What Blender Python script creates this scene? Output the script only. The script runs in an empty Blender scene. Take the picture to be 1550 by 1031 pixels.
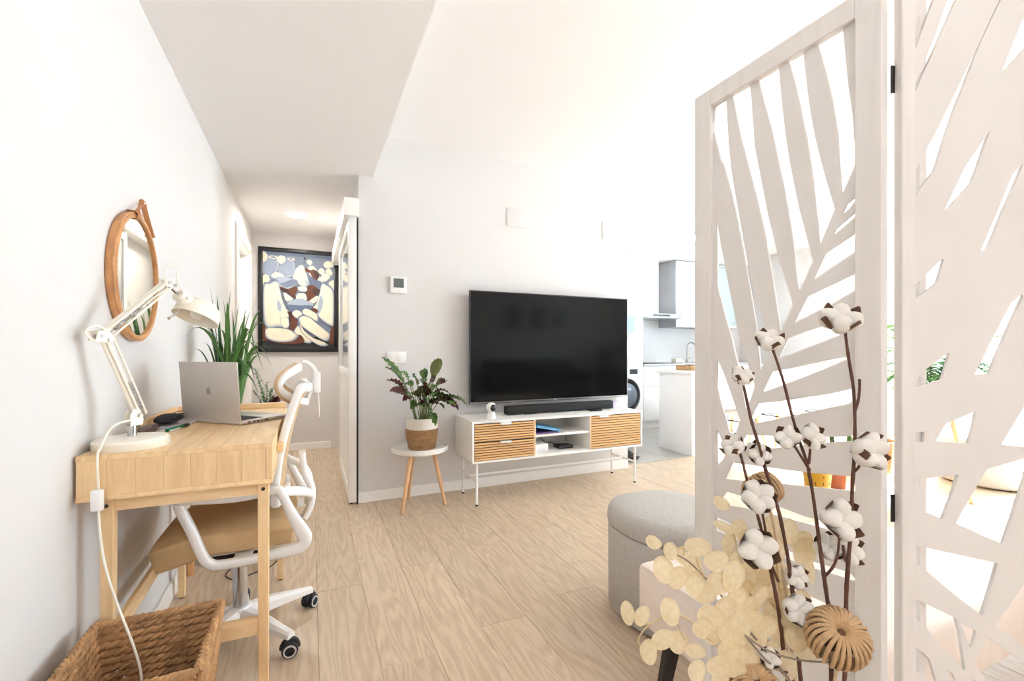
import bpy, bmesh, math, random
from mathutils import Vector, Matrix, Euler

random.seed(7)
SC = bpy.context.scene
COL = SC.collection
PI = math.pi
V = Vector

def lin(r, g, b):
    def c(x):
        x /= 255.0
        return x / 12.92 if x <= 0.04045 else ((x + 0.055) / 1.055) ** 2.4
    return (c(r), c(g), c(b), 1.0)

# ------------------------------------------------------------------ camera, world, sun, area lights, exposure
EYE = 1.05                                   # eye height (m)
FPX = 682.0                                  # focal length in pixels of the 1550 px frame
YAW = math.atan2(0.4083, 0.9128)             # the lens looks to the right of the hall direction (+Y)
cam_d = bpy.data.cameras.new('camera')
cam_d.sensor_width = 36.0
cam_d.lens = FPX / 1550.0 * 36.0
cam_d.shift_y = 14.5 / 1550.0
cam_d.clip_start = 0.02
cam = bpy.data.objects.new('camera', cam_d)
COL.objects.link(cam)
cam.location = (0, 0, EYE)
cam.rotation_euler = (PI / 2, 0, -YAW)
SC.camera = cam

world = bpy.data.worlds.new('sky')
SC.world = world
world.use_nodes = True
wn = world.node_tree
wn.nodes.clear()
wo = wn.nodes.new('ShaderNodeOutputWorld')
wb = wn.nodes.new('ShaderNodeBackground')
wb.inputs['Color'].default_value = (0.87, 0.92, 1.0, 1)
wb.inputs['Strength'].default_value = 2.9
wn.links.new(wb.outputs[0], wo.inputs[0])

sun_d = bpy.data.lights.new('sun', 'SUN')
sun_d.energy = 28.0
sun_d.angle = math.radians(2.0)
sun_d.color = (0.86, 0.91, 1.0)
sun = bpy.data.objects.new('sun', sun_d)
COL.objects.link(sun)
sun.rotation_euler = V((-0.86, 0.22, -0.62)).to_track_quat('-Z', 'Y').to_euler()

def area(name, loc, direction, sx, sy, power, color=(1, 1, 1), portal=False):
    d = bpy.data.lights.new(name, 'AREA')
    d.shape = 'RECTANGLE'
    d.size, d.size_y = sx, sy
    d.energy = power
    d.color = color
    if portal:
        d.cycles.is_portal = True
    o = bpy.data.objects.new(name, d)
    COL.objects.link(o)
    o.location = loc
    o.rotation_euler = V(direction).to_track_quat('-Z', 'Y').to_euler()
    return o

area('daylight_right_window', (6.72, 0.85, 1.25), (-1, 0, 0), 4.0, 2.3, 0.1, portal=True)
area('added_ceiling_fill', (0.0, -1.7, 1.7), (-0.1, 0.25, 1), 0.9, 0.9, 7.0, (0.95, 0.95, 1.0))  # added fill light behind the camera, aimed up to lift ceiling and room

SC.view_settings.view_transform = 'Standard'
SC.view_settings.look = 'None'
SC.view_settings.gamma = 1.0
SC.view_settings.use_curve_mapping = False
SC.view_settings.exposure = 2.18
SC.cycles.max_bounces = 10
SC.cycles.diffuse_bounces = 7
SC.cycles.transparent_max_bounces = 12
SC.cycles.sample_clamp_indirect = 10.0

# ------------------------------------------------------------------ materials
MATS = {}
def base_mat(name):
    m = bpy.data.materials.new(name)
    m.use_nodes = True
    nt = m.node_tree
    b = nt.nodes['Principled BSDF']
    return m, nt, b

def mat(name, rgb, rough=0.5, metal=0.0, var=0.04, scale=8.0, bump=0.0, bscale=60.0, spec=None, coat=0.0):
    """plain surface with a little procedural colour variation and optional relief"""
    if name in MATS:
        return MATS[name]
    m, nt, b = base_mat(name)
    c = lin(*rgb)
    tc = nt.nodes.new('ShaderNodeTexCoord')
    nz = nt.nodes.new('ShaderNodeTexNoise')
    nz.inputs['Scale'].default_value = scale
    nz.inputs['Detail'].default_value = 4
    rp = nt.nodes.new('ShaderNodeValToRGB')
    rp.color_ramp.elements[0].position = 0.3
    rp.color_ramp.elements[1].position = 0.7
    rp.color_ramp.elements[0].color = tuple(x * (1 - var) for x in c[:3]) + (1,)
    rp.color_ramp.elements[1].color = tuple(min(1, x * (1 + var)) for x in c[:3]) + (1,)
    nt.links.new(tc.outputs['Object'], nz.inputs['Vector'])
    nt.links.new(nz.outputs['Fac'], rp.inputs['Fac'])
    nt.links.new(rp.outputs['Color'], b.inputs['Base Color'])
    b.inputs['Roughness'].default_value = rough
    b.inputs['Metallic'].default_value = metal
    if spec is not None:
        b.inputs['Specular IOR Level'].default_value = spec
    if coat:
        b.inputs['Coat Weight'].default_value = coat
    if bump:
        n2 = nt.nodes.new('ShaderNodeTexNoise')
        n2.inputs['Scale'].default_value = bscale
        n2.inputs['Detail'].default_value = 3
        bp = nt.nodes.new('ShaderNodeBump')
        bp.inputs['Strength'].default_value = bump
        bp.inputs['Distance'].default_value = 0.01
        nt.links.new(tc.outputs['Object'], n2.inputs['Vector'])
        nt.links.new(n2.outputs['Fac'], bp.inputs['Height'])
        nt.links.new(bp.outputs['Normal'], b.inputs['Normal'])
    MATS[name] = m
    return m

def wood(name, light, dark, along='Y', rough=0.45, stretch=9.0, rings=9.0, scale=1.0, tint=0.06, contrast=1.0):
    """flat-sawn wood: contour rings of a stretched noise, a new offset for each object"""
    if name in MATS:
        return MATS[name]
    m, nt, b = base_mat(name)
    N, L = nt.nodes, nt.links
    tc = N.new('ShaderNodeTexCoord')
    oi = N.new('ShaderNodeObjectInfo')
    mul = N.new('ShaderNodeMath'); mul.operation = 'MULTIPLY'; mul.inputs[1].default_value = 37.0
    L.new(oi.outputs['Random'], mul.inputs[0])
    mp = N.new('ShaderNodeMapping')
    s = [stretch * scale] * 3
    s['XYZ'.index(along)] = scale
    mp.inputs['Scale'].default_value = s
    L.new(tc.outputs['Object'], mp.inputs['Vector'])
    add = N.new('ShaderNodeVectorMath'); add.operation = 'ADD'
    L.new(mp.outputs[0], add.inputs[0]); L.new(mul.outputs[0], add.inputs[1])
    n1 = N.new('ShaderNodeTexNoise'); n1.inputs['Scale'].default_value = 1.0; n1.inputs['Detail'].default_value = 1.5
    L.new(add.outputs[0], n1.inputs['Vector'])
    r1 = N.new('ShaderNodeMath'); r1.operation = 'MULTIPLY'; r1.inputs[1].default_value = rings * 6.283
    L.new(n1.outputs['Fac'], r1.inputs[0])
    sn = N.new('ShaderNodeMath'); sn.operation = 'SINE'
    L.new(r1.outputs[0], sn.inputs[0])
    n2 = N.new('ShaderNodeTexNoise'); n2.inputs['Scale'].default_value = 9.0; n2.inputs['Detail'].default_value = 5
    L.new(add.outputs[0], n2.inputs['Vector'])
    ma = N.new('ShaderNodeMath'); ma.operation = 'MULTIPLY_ADD'; ma.inputs[1].default_value = 0.18 * contrast; ma.inputs[2].default_value = -0.02
    L.new(sn.outputs[0], ma.inputs[0])
    m2 = N.new('ShaderNodeMath'); m2.operation = 'MULTIPLY_ADD'; m2.inputs[1].default_value = 0.75 * contrast
    L.new(n2.outputs['Fac'], m2.inputs[0]); L.new(ma.outputs[0], m2.inputs[2])
    rp = N.new('ShaderNodeValToRGB')
    rp.color_ramp.elements[0].position = 0.1; rp.color_ramp.elements[0].color = lin(*light)
    rp.color_ramp.elements[1].position = 0.95; rp.color_ramp.elements[1].color = lin(*dark)
    L.new(m2.outputs[0], rp.inputs['Fac'])
    hs = N.new('ShaderNodeHueSaturation')
    vm = N.new('ShaderNodeMath'); vm.operation = 'MULTIPLY_ADD'; vm.inputs[1].default_value = 2 * tint; vm.inputs[2].default_value = 1 - tint
    L.new(oi.outputs['Random'], vm.inputs[0]); L.new(vm.outputs[0], hs.inputs['Value'])
    L.new(rp.outputs['Color'], hs.inputs['Color'])
    L.new(hs.outputs['Color'], b.inputs['Base Color'])
    b.inputs['Roughness'].default_value = rough
    bp = N.new('ShaderNodeBump'); bp.inputs['Strength'].default_value = 0.06; bp.inputs['Distance'].default_value = 0.005
    L.new(n2.outputs['Fac'], bp.inputs['Height']); L.new(bp.outputs['Normal'], b.inputs['Normal'])
    MATS[name] = m
    return m

def glass(name, rgb=(240, 246, 248), rough=0.02, alpha=0.12):
    """thin pane: mostly clear, part reflecting"""
    if name in MATS:
        return MATS[name]
    m, nt, b = base_mat(name)
    N, L = nt.nodes, nt.links
    out = N['Material Output']
    tr = N.new('ShaderNodeBsdfTransparent'); tr.inputs['Color'].default_value = lin(*rgb)
    b.inputs['Base Color'].default_value = lin(*rgb); b.inputs['Roughness'].default_value = rough
    fr = N.new('ShaderNodeFresnel'); fr.inputs['IOR'].default_value = 1.45
    ad = N.new('ShaderNodeMath'); ad.operation = 'ADD'; ad.inputs[1].default_value = alpha; ad.use_clamp = True
    L.new(fr.outputs[0], ad.inputs[0])
    mx = N.new('ShaderNodeMixShader')
    L.new(ad.outputs[0], mx.inputs['Fac']); L.new(tr.outputs[0], mx.inputs[1]); L.new(b.outputs[0], mx.inputs[2])
    L.new(mx.outputs[0], out.inputs['Surface'])
    MATS[name] = m
    return m

def leafmat(name, top, vein, under, trans=0.15, stripes=14.0):
    """leaf: patterned upper face, other colour on the under face"""
    if name in MATS:
        return MATS[name]
    m, nt, b = base_mat(name)
    N, L = nt.nodes, nt.links
    tc = N.new('ShaderNodeTexCoord')
    nz = N.new('ShaderNodeTexNoise'); nz.inputs['Scale'].default_value = stripes; nz.inputs['Detail'].default_value = 3
    L.new(tc.outputs['Object'], nz.inputs['Vector'])
    rp = N.new('ShaderNodeValToRGB')
    rp.color_ramp.elements[0].position = 0.4; rp.color_ramp.elements[0].color = lin(*top)
    rp.color_ramp.elements[1].position = 0.62; rp.color_ramp.elements[1].color = lin(*vein)
    L.new(nz.outputs['Fac'], rp.inputs['Fac'])
    ge = N.new('ShaderNodeNewGeometry')
    mx = N.new('ShaderNodeMix'); mx.data_type = 'RGBA'
    L.new(ge.outputs['Backfacing'], mx.inputs['Factor'])
    L.new(rp.outputs['Color'], mx.inputs['A']); mx.inputs['B'].default_value = lin(*under)
    L.new(mx.outputs['Result'], b.inputs['Base Color'])
    b.inputs['Roughness'].default_value = 0.4
    b.inputs['Subsurface Weight'].default_value = 0.0
    MATS[name] = m
    return m

# ------------------------------------------------------------------ mesh helpers
def box(bm, x0, x1, y0, y1, z0, z1, bev=0.0, M=None, seg=2):
    t = bmesh.new()
    bmesh.ops.create_cube(t, size=1.0)
    for v in t.verts:
        v.co = V((x0 + (v.co.x + 0.5) * (x1 - x0), y0 + (v.co.y + 0.5) * (y1 - y0), z0 + (v.co.z + 0.5) * (z1 - z0)))
    if bev > 0:
        bmesh.ops.bevel(t, geom=t.edges[:], offset=bev, segments=seg, affect='EDGES', profile=0.5)
    merge(bm, t, M)

def merge(bm, t, M=None):
    if M is not None:
        bmesh.ops.transform(t, matrix=M, verts=t.verts)
    me = bpy.data.meshes.new('tmp')
    t.to_mesh(me)
    t.free()
    bm.from_mesh(me)
    bpy.data.meshes.remove(me)

def frames(pts, closed=False):
    n = len(pts)
    tans = []
    for i in range(n):
        a = pts[(i - 1) % n] if (closed or i > 0) else pts[i]
        b = pts[(i + 1) % n] if (closed or i < n - 1) else pts[i]
        d = b - a
        tans.append(d.normalized() if d.length > 1e-9 else V((0, 0, 1)))
    up = V((0, 0, 1)) if abs(tans[0].z) < 0.9 else V((1, 0, 0))
    nrm = (up - tans[0] * up.dot(tans[0])).normalized()
    out = []
    for i in range(n):
        t = tans[i]
        nrm = nrm - t * nrm.dot(t)
        nrm = nrm.normalized() if nrm.length > 1e-6 else t.orthogonal().normalized()
        out.append((t, nrm, t.cross(nrm)))
    return out

def tube(bm, pts, r, n=8, closed=False, caps=True, flat=1.0):
    """tube along pts; r is a number or list; flat squashes it across its second axis"""
    pts = [V(p) for p in pts]
    fr = frames(pts, closed)
    rs = r if isinstance(r, (list, tuple)) else [r] * len(pts)
    rings = []
    for p, (t, a, b), rr in zip(pts, fr, rs):
        rings.append([bm.verts.new(p + a * (rr * math.cos(2 * PI * k / n)) + b * (rr * flat * math.sin(2 * PI * k / n))) for k in range(n)])
    m = len(rings)
    for i in range(m if closed else m - 1):
        A, B = rings[i], rings[(i + 1) % m]
        for k in range(n):
            bm.faces.new((A[k], A[(k + 1) % n], B[(k + 1) % n], B[k]))
    if caps and not closed:
        bm.faces.new(list(reversed(rings[0])))
        bm.faces.new(rings[-1])

def band(bm, pts, w, h, closed=False, upv=None, ws=None, bev=True):
    """bar of rectangular (chamfered) section along pts: w across upv, h along upv"""
    pts = [V(p) for p in pts]
    n = len(pts)
    rings = []
    for i in range(n):
        a = pts[(i - 1) % n] if (closed or i > 0) else pts[i]
        b = pts[(i + 1) % n] if (closed or i < n - 1) else pts[i]
        t = (b - a).normalized()
        u = V(upv) if upv is not None else V((0, 0, 1))
        u = (u - t * u.dot(t)).normalized()
        s = t.cross(u)
        ww = (ws[i] if ws else w) / 2
        hh = h / 2
        c = min(ww, hh) * 0.4 if bev else 0
        sec = [(ww, hh - c), (ww - c, hh), (-ww + c, hh), (-ww, hh - c), (-ww, -hh + c), (-ww + c, -hh), (ww - c, -hh), (ww, -hh + c)] if bev else \
              [(ww, hh), (-ww, hh), (-ww, -hh), (ww, -hh)]
        rings.append([bm.verts.new(pts[i] + s * x + u * y) for x, y in sec])
    k = len(rings[0])
    for i in range(n if closed else n - 1):
        A, B = rings[i], rings[(i + 1) % n]
        for j in range(k):
            bm.faces.new((A[j], A[(j + 1) % k], B[(j + 1) % k], B[j]))
    if not closed:
        bm.faces.new(list(reversed(rings[0])))
        bm.faces.new(rings[-1])

def lathe(bm, prof, n=32, M=None, close=False):
    """revolve (r, z) pairs about Z; open profile ends at r=0 are closed by fans"""
    t = bmesh.new()
    rings = []
    for r, z in prof:
        if r < 1e-6:
            rings.append([t.verts.new((0, 0, z))])
        else:
            rings.append([t.verts.new((r * math.cos(2 * PI * k / n), r * math.sin(2 * PI * k / n), z)) for k in range(n)])
    for A, B in zip(rings, rings[1:]):
        for k in range(n):
            k2 = (k + 1) % n
            if len(A) == 1 and len(B) == 1:
                continue
            if len(A) == 1:
                t.faces.new((A[0], B[k2], B[k]))
            elif len(B) == 1:
                t.faces.new((A[k], A[k2], B[0]))
            else:
                t.faces.new((A[k], A[k2], B[k2], B[k]))
    bmesh.ops.recalc_face_normals(t, faces=t.faces)
    merge(bm, t, M)

def cyl(bm, p0, p1, r0, r1=None, n=16):
    r1 = r0 if r1 is None else r1
    tube(bm, [p0, p1], [r0, r1], n)

def blob(bm, c, rx, ry, rz, M=None, sub=2, wob=0.0, seed=0):
    t = bmesh.new()
    bmesh.ops.create_icosphere(t, subdivisions=sub, radius=1.0)
    rnd = random.Random(seed)
    ph = [rnd.uniform(0, 6.28) for _ in range(6)]
    for v in t.verts:
        k = 1 + wob * (math.sin(3 * v.co.x + ph[0]) * math.sin(4 * v.co.y + ph[1]) + 0.6 * math.sin(5 * v.co.z + ph[2]))
        v.co = V((v.co.x * rx * k, v.co.y * ry * k, v.co.z * rz * k))
    if M is not None:
        bmesh.ops.transform(t, matrix=M, verts=t.verts)
    bmesh.ops.translate(t, vec=V(c), verts=t.verts)
    merge(bm, t)

def prism(bm, poly, h, M):
    """extrude a 2-D polygon (x, y) by h along z, then place with M"""
    t = bmesh.new()
    a = [t.verts.new((x, y, 0)) for x, y in poly]
    b = [t.verts.new((x, y, h)) for x, y in poly]
    n = len(poly)
    t.faces.new(list(reversed(a)))
    t.faces.new(b)
    for i in range(n):
        t.faces.new((a[i], a[(i + 1) % n], b[(i + 1) % n], b[i]))
    bmesh.ops.recalc_face_normals(t, faces=t.faces)
    bmesh.ops.triangulate(t, faces=[f for f in t.faces if len(f.verts) > 4])
    merge(bm, t, M)

def frame_m(o, ex, ey, ez):
    """matrix whose local axes are ex, ey, ez at origin o"""
    ex, ey, ez = V(ex).normalized(), V(ey).normalized(), V(ez).normalized()
    m = Matrix.Identity(4)
    for i, e in enumerate((ex, ey, ez)):
        m[0][i], m[1][i], m[2][i] = e
    m[0][3], m[1][3], m[2][3] = o
    return m

def catmull(pts, k=6, closed=False):
    pts = [V(p) for p in pts]
    n = len(pts)
    out = []
    rng = n if closed else n - 1
    for i in range(rng):
        p0 = pts[(i - 1) % n] if (closed or i > 0) else pts[i]
        p1 = pts[i]
        p2 = pts[(i + 1) % n]
        p3 = pts[(i + 2) % n] if (closed or i + 2 < n) else p2
        for j in range(k):
            t = j / k
            out.append(0.5 * ((2 * p1) + (p2 - p0) * t + (2 * p0 - 5 * p1 + 4 * p2 - p3) * t * t + (3 * p1 - p0 - 3 * p2 + p3) * t ** 3))
    if not closed:
        out.append(pts[-1])
    return out

def wm(o):
    m = o.matrix_basis.copy()
    p = o.parent
    while p is not None:
        m = p.matrix_basis @ m
        p = p.parent
    return m

def obj(name, bm, m, parent=None, smooth=35, local=False, kind=None, label=None):
    """link bm as ONE mesh object; coordinates are the room's unless local"""
    if parent is not None and not local:
        bmesh.ops.transform(bm, matrix=wm(parent).inverted(), verts=bm.verts)
    me = bpy.data.meshes.new(name)
    bm.to_mesh(me)
    bm.free()
    me.materials.append(m)
    if smooth:
        for p in me.polygons:
            p.use_smooth = True
        me.set_sharp_from_angle(angle=math.radians(smooth))
    o = bpy.data.objects.new(name, me)
    COL.objects.link(o)
    if parent is not None:
        o.parent = parent
    if kind:
        o['kind'] = kind
    if label:
        o['label'] = label
    return o

def tag(o, label, cat, group=None):
    o['label'] = label
    o['category'] = cat
    if group:
        o['group'] = group
    return o

def thing(name, label, cat, loc=(0, 0, 0), rotz=0.0, group=None):
    o = bpy.data.objects.new(name, None)
    o.empty_display_size = 0.1
    COL.objects.link(o)
    o.location = loc
    o.rotation_euler = (0, 0, rotz)
    return tag(o, label, cat, group)

def struct(name, bm, m, parent=None, smooth=0):
    o = obj(name, bm, m, parent, smooth)
    o['kind'] = 'structure'
    return o

def copy_tree(o, parent=None):
    c = o.copy()
    COL.objects.link(c)
    c.parent = parent
    for ch in list(o.children):
        copy_tree(ch, c)
    return c

def bmn():
    return bmesh.new()

def P(u, v, t):
    """room point seen at pixel (u, v) at distance t along the lens axis"""
    r = (u - 775.0) / FPX
    return V((t * (0.4083 + 0.9128 * r), t * (0.9128 - 0.4083 * r), EYE + t * (530.0 - v) / FPX))

# shared materials
M_WALL = mat('white_paint', (220, 217, 216), 0.75, var=0.008, scale=2.0, bump=0.02, bscale=220)
M_CEIL = mat('ceiling_paint', (232, 229, 229), 0.85, var=0.006, scale=2.0)
M_TRIM = mat('white_lacquer', (246, 244, 241), 0.35, var=0.006)
M_WHITE = mat('white_plastic', (240, 239, 238), 0.35, var=0.01)
M_METALW = mat('white_powder_coat', (243, 242, 240), 0.35, var=0.01)
M_CHROME = mat('chrome', (200, 200, 202), 0.12, metal=1.0, var=0.03)
M_STEEL = mat('brushed_steel', (190, 192, 194), 0.3, metal=1.0, var=0.05, scale=20)
M_BLACK = mat('black_plastic', (24, 24, 26), 0.4, var=0.1)
M_RUBBER = mat('black_rubber', (32, 32, 36), 0.6, var=0.1)
M_DESK = wood('maple_wood', (244, 213, 166), (220, 180, 130), 'Y', 0.4, 8, 4, 2.2, 0.03)
M_DESKX = wood('maple_wood_cross', (244, 213, 166), (220, 180, 130), 'X', 0.4, 8, 4, 2.2, 0.03)
M_DESKZ = wood('maple_wood_upright', (243, 211, 163), (218, 177, 127), 'Z', 0.4, 8, 3, 2.2, 0.03)
M_FLOOR = wood('oak_plank', (216, 196, 171), (168, 141, 114), 'Y', 0.38, 9, 9, 1.5, 0.05, 0.8)
M_OAK = wood('oak_slat_wood', (230, 184, 128), (196, 142, 88), 'X', 0.5, 10, 1.5, 3, 0.1, 0.7)
M_BEECH = wood('beech_leg', (232, 190, 146), (204, 152, 104), 'Z', 0.45, 8, 3, 3, 0.04)
M_GLASS = glass('window_glass')

# ------------------------------------------------------------------ room shell
WX, TVY, ENDY, KBY, RX, RY = -0.54, 3.25, 5.22, 5.36, 6.6, -2.4
CEIL, SOF = 2.54, 2.252

b = bmn(); box(b, WX - 0.15, RX + 0.15, RY - 0.15, KBY + 0.2, -0.15, -0.012)
floor = struct('floor', b, mat('floor_joint', (120, 98, 76), 0.9))

def plank_bm(w, l, h=0.012, c=0.0012):
    t = bmesh.new()
    bot = [t.verts.new(p) for p in ((0, 0, -h), (w, 0, -h), (w, l, -h), (0, l, -h))]
    mid = [t.verts.new(p) for p in ((0, 0, -c), (w, 0, -c), (w, l, -c), (0, l, -c))]
    top = [t.verts.new(p) for p in ((c, c, 0), (w - c, c, 0), (w - c, l - c, 0), (c, l - c, 0))]
    for A, B in ((bot, mid), (mid, top)):
        for i in range(4):
            t.faces.new((A[i], A[(i + 1) % 4], B[(i + 1) % 4], B[i]))
    t.faces.new(top)
    return t

PW, PL = 0.1885, 1.26
plank0 = obj('plank', plank_bm(PW - 0.0006, PL - 0.0006), M_FLOOR, None, 0)
plank_me = plank0.data
first = True
ix = 0
x = WX
while x < RX - 0.01:
    y1 = ENDY if x < 0.3 - 0.05 else 3.33
    y = RY - ((ix * 0.47) % 1.0) * PL
    while y < y1:
        a, c = max(y, RY), min(y + PL, y1)
        wdt = min(PW, RX - x)
        if c - a > 0.03:
            if first:
                o = plank0; first = False
            else:
                o = plank0.copy(); COL.objects.link(o)
            if c - a < PL - 0.01 or wdt < PW - 0.001:
                o.data = plank_me.copy()
                for v in o.data.vertices:
                    v.co.y = v.co.y if v.co.y < PL / 2 else v.co.y - (PL - (c - a))
                    v.co.x = v.co.x if v.co.x < PW / 2 else v.co.x - (PW - wdt)
            o.parent = floor
            o.location = (x, a, 0)
        y += PL
    x += PW
    ix += 1

b = bmn(); box(b, 2.6, RX, 3.31, KBY, -0.02, -0.0115)
kfloor = struct('floor', b, mat('tile_grout', (150, 148, 146), 0.9))
M_TILE = mat('grey_floor_tile', (172, 168, 164), 0.3, var=0.08, scale=3)
tile0 = obj('tile', plank_bm(0.597, 0.597, 0.011, 0.0015), M_TILE, None, 0)
k = 0
for i in range(7):
    for j in range(4):
        x, y = 2.6 + 0.6 * i, 3.345 + 0.6 * j
        if x > RX - 0.05 or y > KBY - 0.02:
            continue
        o = tile0 if k == 0 else tile0.copy()
        if k:
            COL.objects.link(o)
        k += 1
        w, l = min(0.597, RX - x), min(0.597, KBY - y)
        if w < 0.59 or l < 0.59:
            o.data = tile0.data.copy()
            for v in o.data.vertices:
                v.co.x = min(v.co.x, w); v.co.y = min(v.co.y, l)
        o.parent = kfloor
        o.location = (x, y, 0)
b = bmn(); box(b, 2.6, RX, 3.325, 3.345, -0.012, 0.004, 0.001)
struct('trim_1', b, mat('threshold_strip', (196, 188, 178), 0.4))

# left wall with the hall doorway cut out
b = bmn()
box(b, WX - 0.14, WX, RY - 0.14, 4.17, -0.1, CEIL + 0.1)
box(b, WX - 0.14, WX, 5.02, ENDY + 0.14, -0.1, CEIL + 0.1)
box(b, WX - 0.14, WX, 4.17, 5.02, 2.0, CEIL + 0.1)
struct('wall_left', b, M_WALL)
b = bmn(); box(b, WX - 0.14, 0.45, ENDY, ENDY + 0.14, -0.1, CEIL); struct('wall_end', b, M_WALL)
b = bmn(); box(b, 0.30, 2.585, TVY, TVY + 0.08, -0.1, CEIL + 0.1); struct('wall_front', b, M_WALL)
b = bmn(); box(b, 0.30, 0.42, TVY + 0.08, ENDY + 0.14, -0.1, CEIL + 0.1); struct('wall_hall', b, M_WALL)
b = bmn(); box(b, 2.505, 2.585, TVY + 0.08, KBY + 0.14, -0.1, CEIL + 0.1); struct('wall_side', b, M_WALL)
b = bmn(); box(b, 2.505, RX + 0.14, KBY, KBY + 0.14, -0.1, CEIL + 0.1); struct('wall_kitchen', b, M_WALL)
# right wall with a wide opening, rear wall with a window opening
b = bmn()
box(b, RX, RX + 0.14, RY - 0.14, -1.15, -0.1, CEIL + 0.1)
box(b, RX, RX + 0.14, 2.85, KBY + 0.14, -0.1, CEIL + 0.1)
box(b, RX, RX + 0.14, -1.15, 2.85, 2.4, CEIL + 0.1)
box(b, RX, RX + 0.14, -1.15, 2.85, -0.1, 0.02)
struct('wall_right', b, M_WALL)
b = bmn()
box(b, WX - 0.14, RX + 0.14, RY - 0.14, RY, -0.1, CEIL + 0.1)
struct('wall_rear', b, M_WALL)
# ceilings: the high one and the dropped one over desk and hall
b = bmn(); box(b, WX - 0.2, RX + 0.2, RY - 0.2, KBY + 0.2, CEIL, CEIL + 0.12); struct('ceiling', b, M_CEIL)
b = bmn(); box(b, WX - 0.05, 0.395, RY - 0.05, ENDY + 0.05, SOF, CEIL + 0.01); struct('ceiling', b, M_CEIL)

def window(name, M, w, h, cols):
    """window in its own local plane (x right, y up, z to the room)"""
    fb = bmn()
    for x0, x1, y0, y1 in ((0, w, 0, 0.06), (0, w, h - 0.06, h), (0, 0.06, 0.06, h - 0.06), (w - 0.06, w, 0.06, h - 0.06)):
        box(fb, x0, x1, y0, y1, -0.07, -0.01, 0.004)
    for c in range(1, cols):
        box(fb, w * c / cols - 0.04, w * c / cols + 0.04, 0.06, h - 0.06, -0.07, -0.01, 0.004)
    bmesh.ops.transform(fb, matrix=M, verts=fb.verts)
    f = struct(name, fb, M_TRIM)
    for c in range(cols):
        gb = bmn(); box(gb, w * c / cols + 0.05, w * (c + 1) / cols - 0.05, 0.05, h - 0.05, -0.045, -0.039)
        bmesh.ops.transform(gb, matrix=M, verts=gb.verts)
        obj('pane', gb, M_GLASS, f, 0)
    return f
window('window_1', frame_m((RX + 0.1, 2.85, 0.02), (0, -1, 0), (0, 0, 1), (-1, 0, 0)), 4.0, 2.38, 4)

# baseboards
def baseboard(name, x0, x1, y0, y1):
    bb = bmn(); box(bb, x0, x1, y0, y1, 0.0, 0.075, 0.004); return struct(name, bb, M_TRIM)
baseboard('baseboard_front', 0.288, 2.585, TVY - 0.012, TVY - 0.0005)
baseboard('baseboard_left', WX + 0.0005, WX + 0.013, RY + 0.01, 4.10)
baseboard('baseboard_end', WX + 0.02, 0.2, ENDY - 0.013, ENDY - 0.0005)
baseboard('baseboard_rear', WX + 0.02, RX - 0.01, RY + 0.0005, RY + 0.013)
baseboard('baseboard_right', RX - 0.013, RX - 0.0005, 2.87, KBY - 0.65)

# hall doorway in the left wall: architrave and a closed leaf set back
b = bmn()
for y0, y1, z0, z1 in ((4.10, 4.19, 0, 2.06), (5.0, 5.09, 0, 2.06), (4.19, 5.0, 1.985, 2.06)):
    box(b, WX - 0.002, WX + 0.018, y0, y1, z0, z1, 0.004)
box(b, WX - 0.12, WX - 0.001, 4.171, 4.195, 0, 1.99)
box(b, WX - 0.12, WX - 0.001, 4.995, 5.019, 0, 1.99)
box(b, WX - 0.12, WX - 0.001, 4.195, 4.995, 1.965, 1.999)
d1 = struct('door_1', b, M_TRIM)
b = bmn(); box(b, WX - 0.11, WX - 0.075, 4.197, 4.993, 0.004, 1.963, 0.003); obj('door_leaf', b, M_TRIM, d1)
b = bmn()
cyl(b, (WX - 0.075, 4.27, 0.95), (WX - 0.035, 4.27, 0.95), 0.009)
cyl(b, (WX - 0.038, 4.265, 0.95), (WX - 0.038, 4.38, 0.95), 0.008)
obj('handle', b, M_STEEL, d1)

# sliding glass door along the right side of the hall
b = bmn(); box(b, 0.205, 0.299, 3.2, 5.15, 1.955, 2.075, 0.004)
d2 = struct('door_2', b, M_TRIM)
b = bmn()
box(b, 0.235, 0.2875, 3.235, 3.30, 0.012, 1.954, 0.004)
box(b, 0.235, 0.275, 4.28, 4.34, 0.012, 1.954, 0.004)
box(b, 0.235, 0.275, 3.30, 4.28, 0.012, 0.10, 0.004)
box(b, 0.235, 0.275, 3.30, 4.28, 1.88, 1.954, 0.004)
box(b, 0.235, 0.275, 3.30, 4.28, 0.86, 0.91, 0.004)
obj('door_frame', b, M_TRIM, d2)
M_PANE = mat('door_glass', (186, 190, 192), 0.04, var=0.02, spec=0.9)
b = bmn(); box(b, 0.249, 0.261, 3.295, 4.285, 0.905, 1.885); obj('pane', b, M_PANE, d2, 0)
b = bmn(); box(b, 0.244, 0.266, 3.295, 4.285, 0.095, 0.865); obj('panel', b, M_TRIM, d2, 0)
b = bmn(); box(b, 0.230, 0.236, 4.295, 4.325, 0.93, 1.05, 0.002); obj('pull_handle', b, M_STEEL, d2)
b = bmn(); box(b, 0.289, 0.2985, 3.235, 3.245, 0.0, 1.954); obj('gap_shade_strip', b, M_BLACK, d2, 0)  # black strip stands in for the shaded gap between door and wall
b = bmn(); cyl(b, (0.255, 3.26, 0.0), (0.255, 3.26, 0.012), 0.01); obj('floor_guide', b, M_BLACK, d2)

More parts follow.
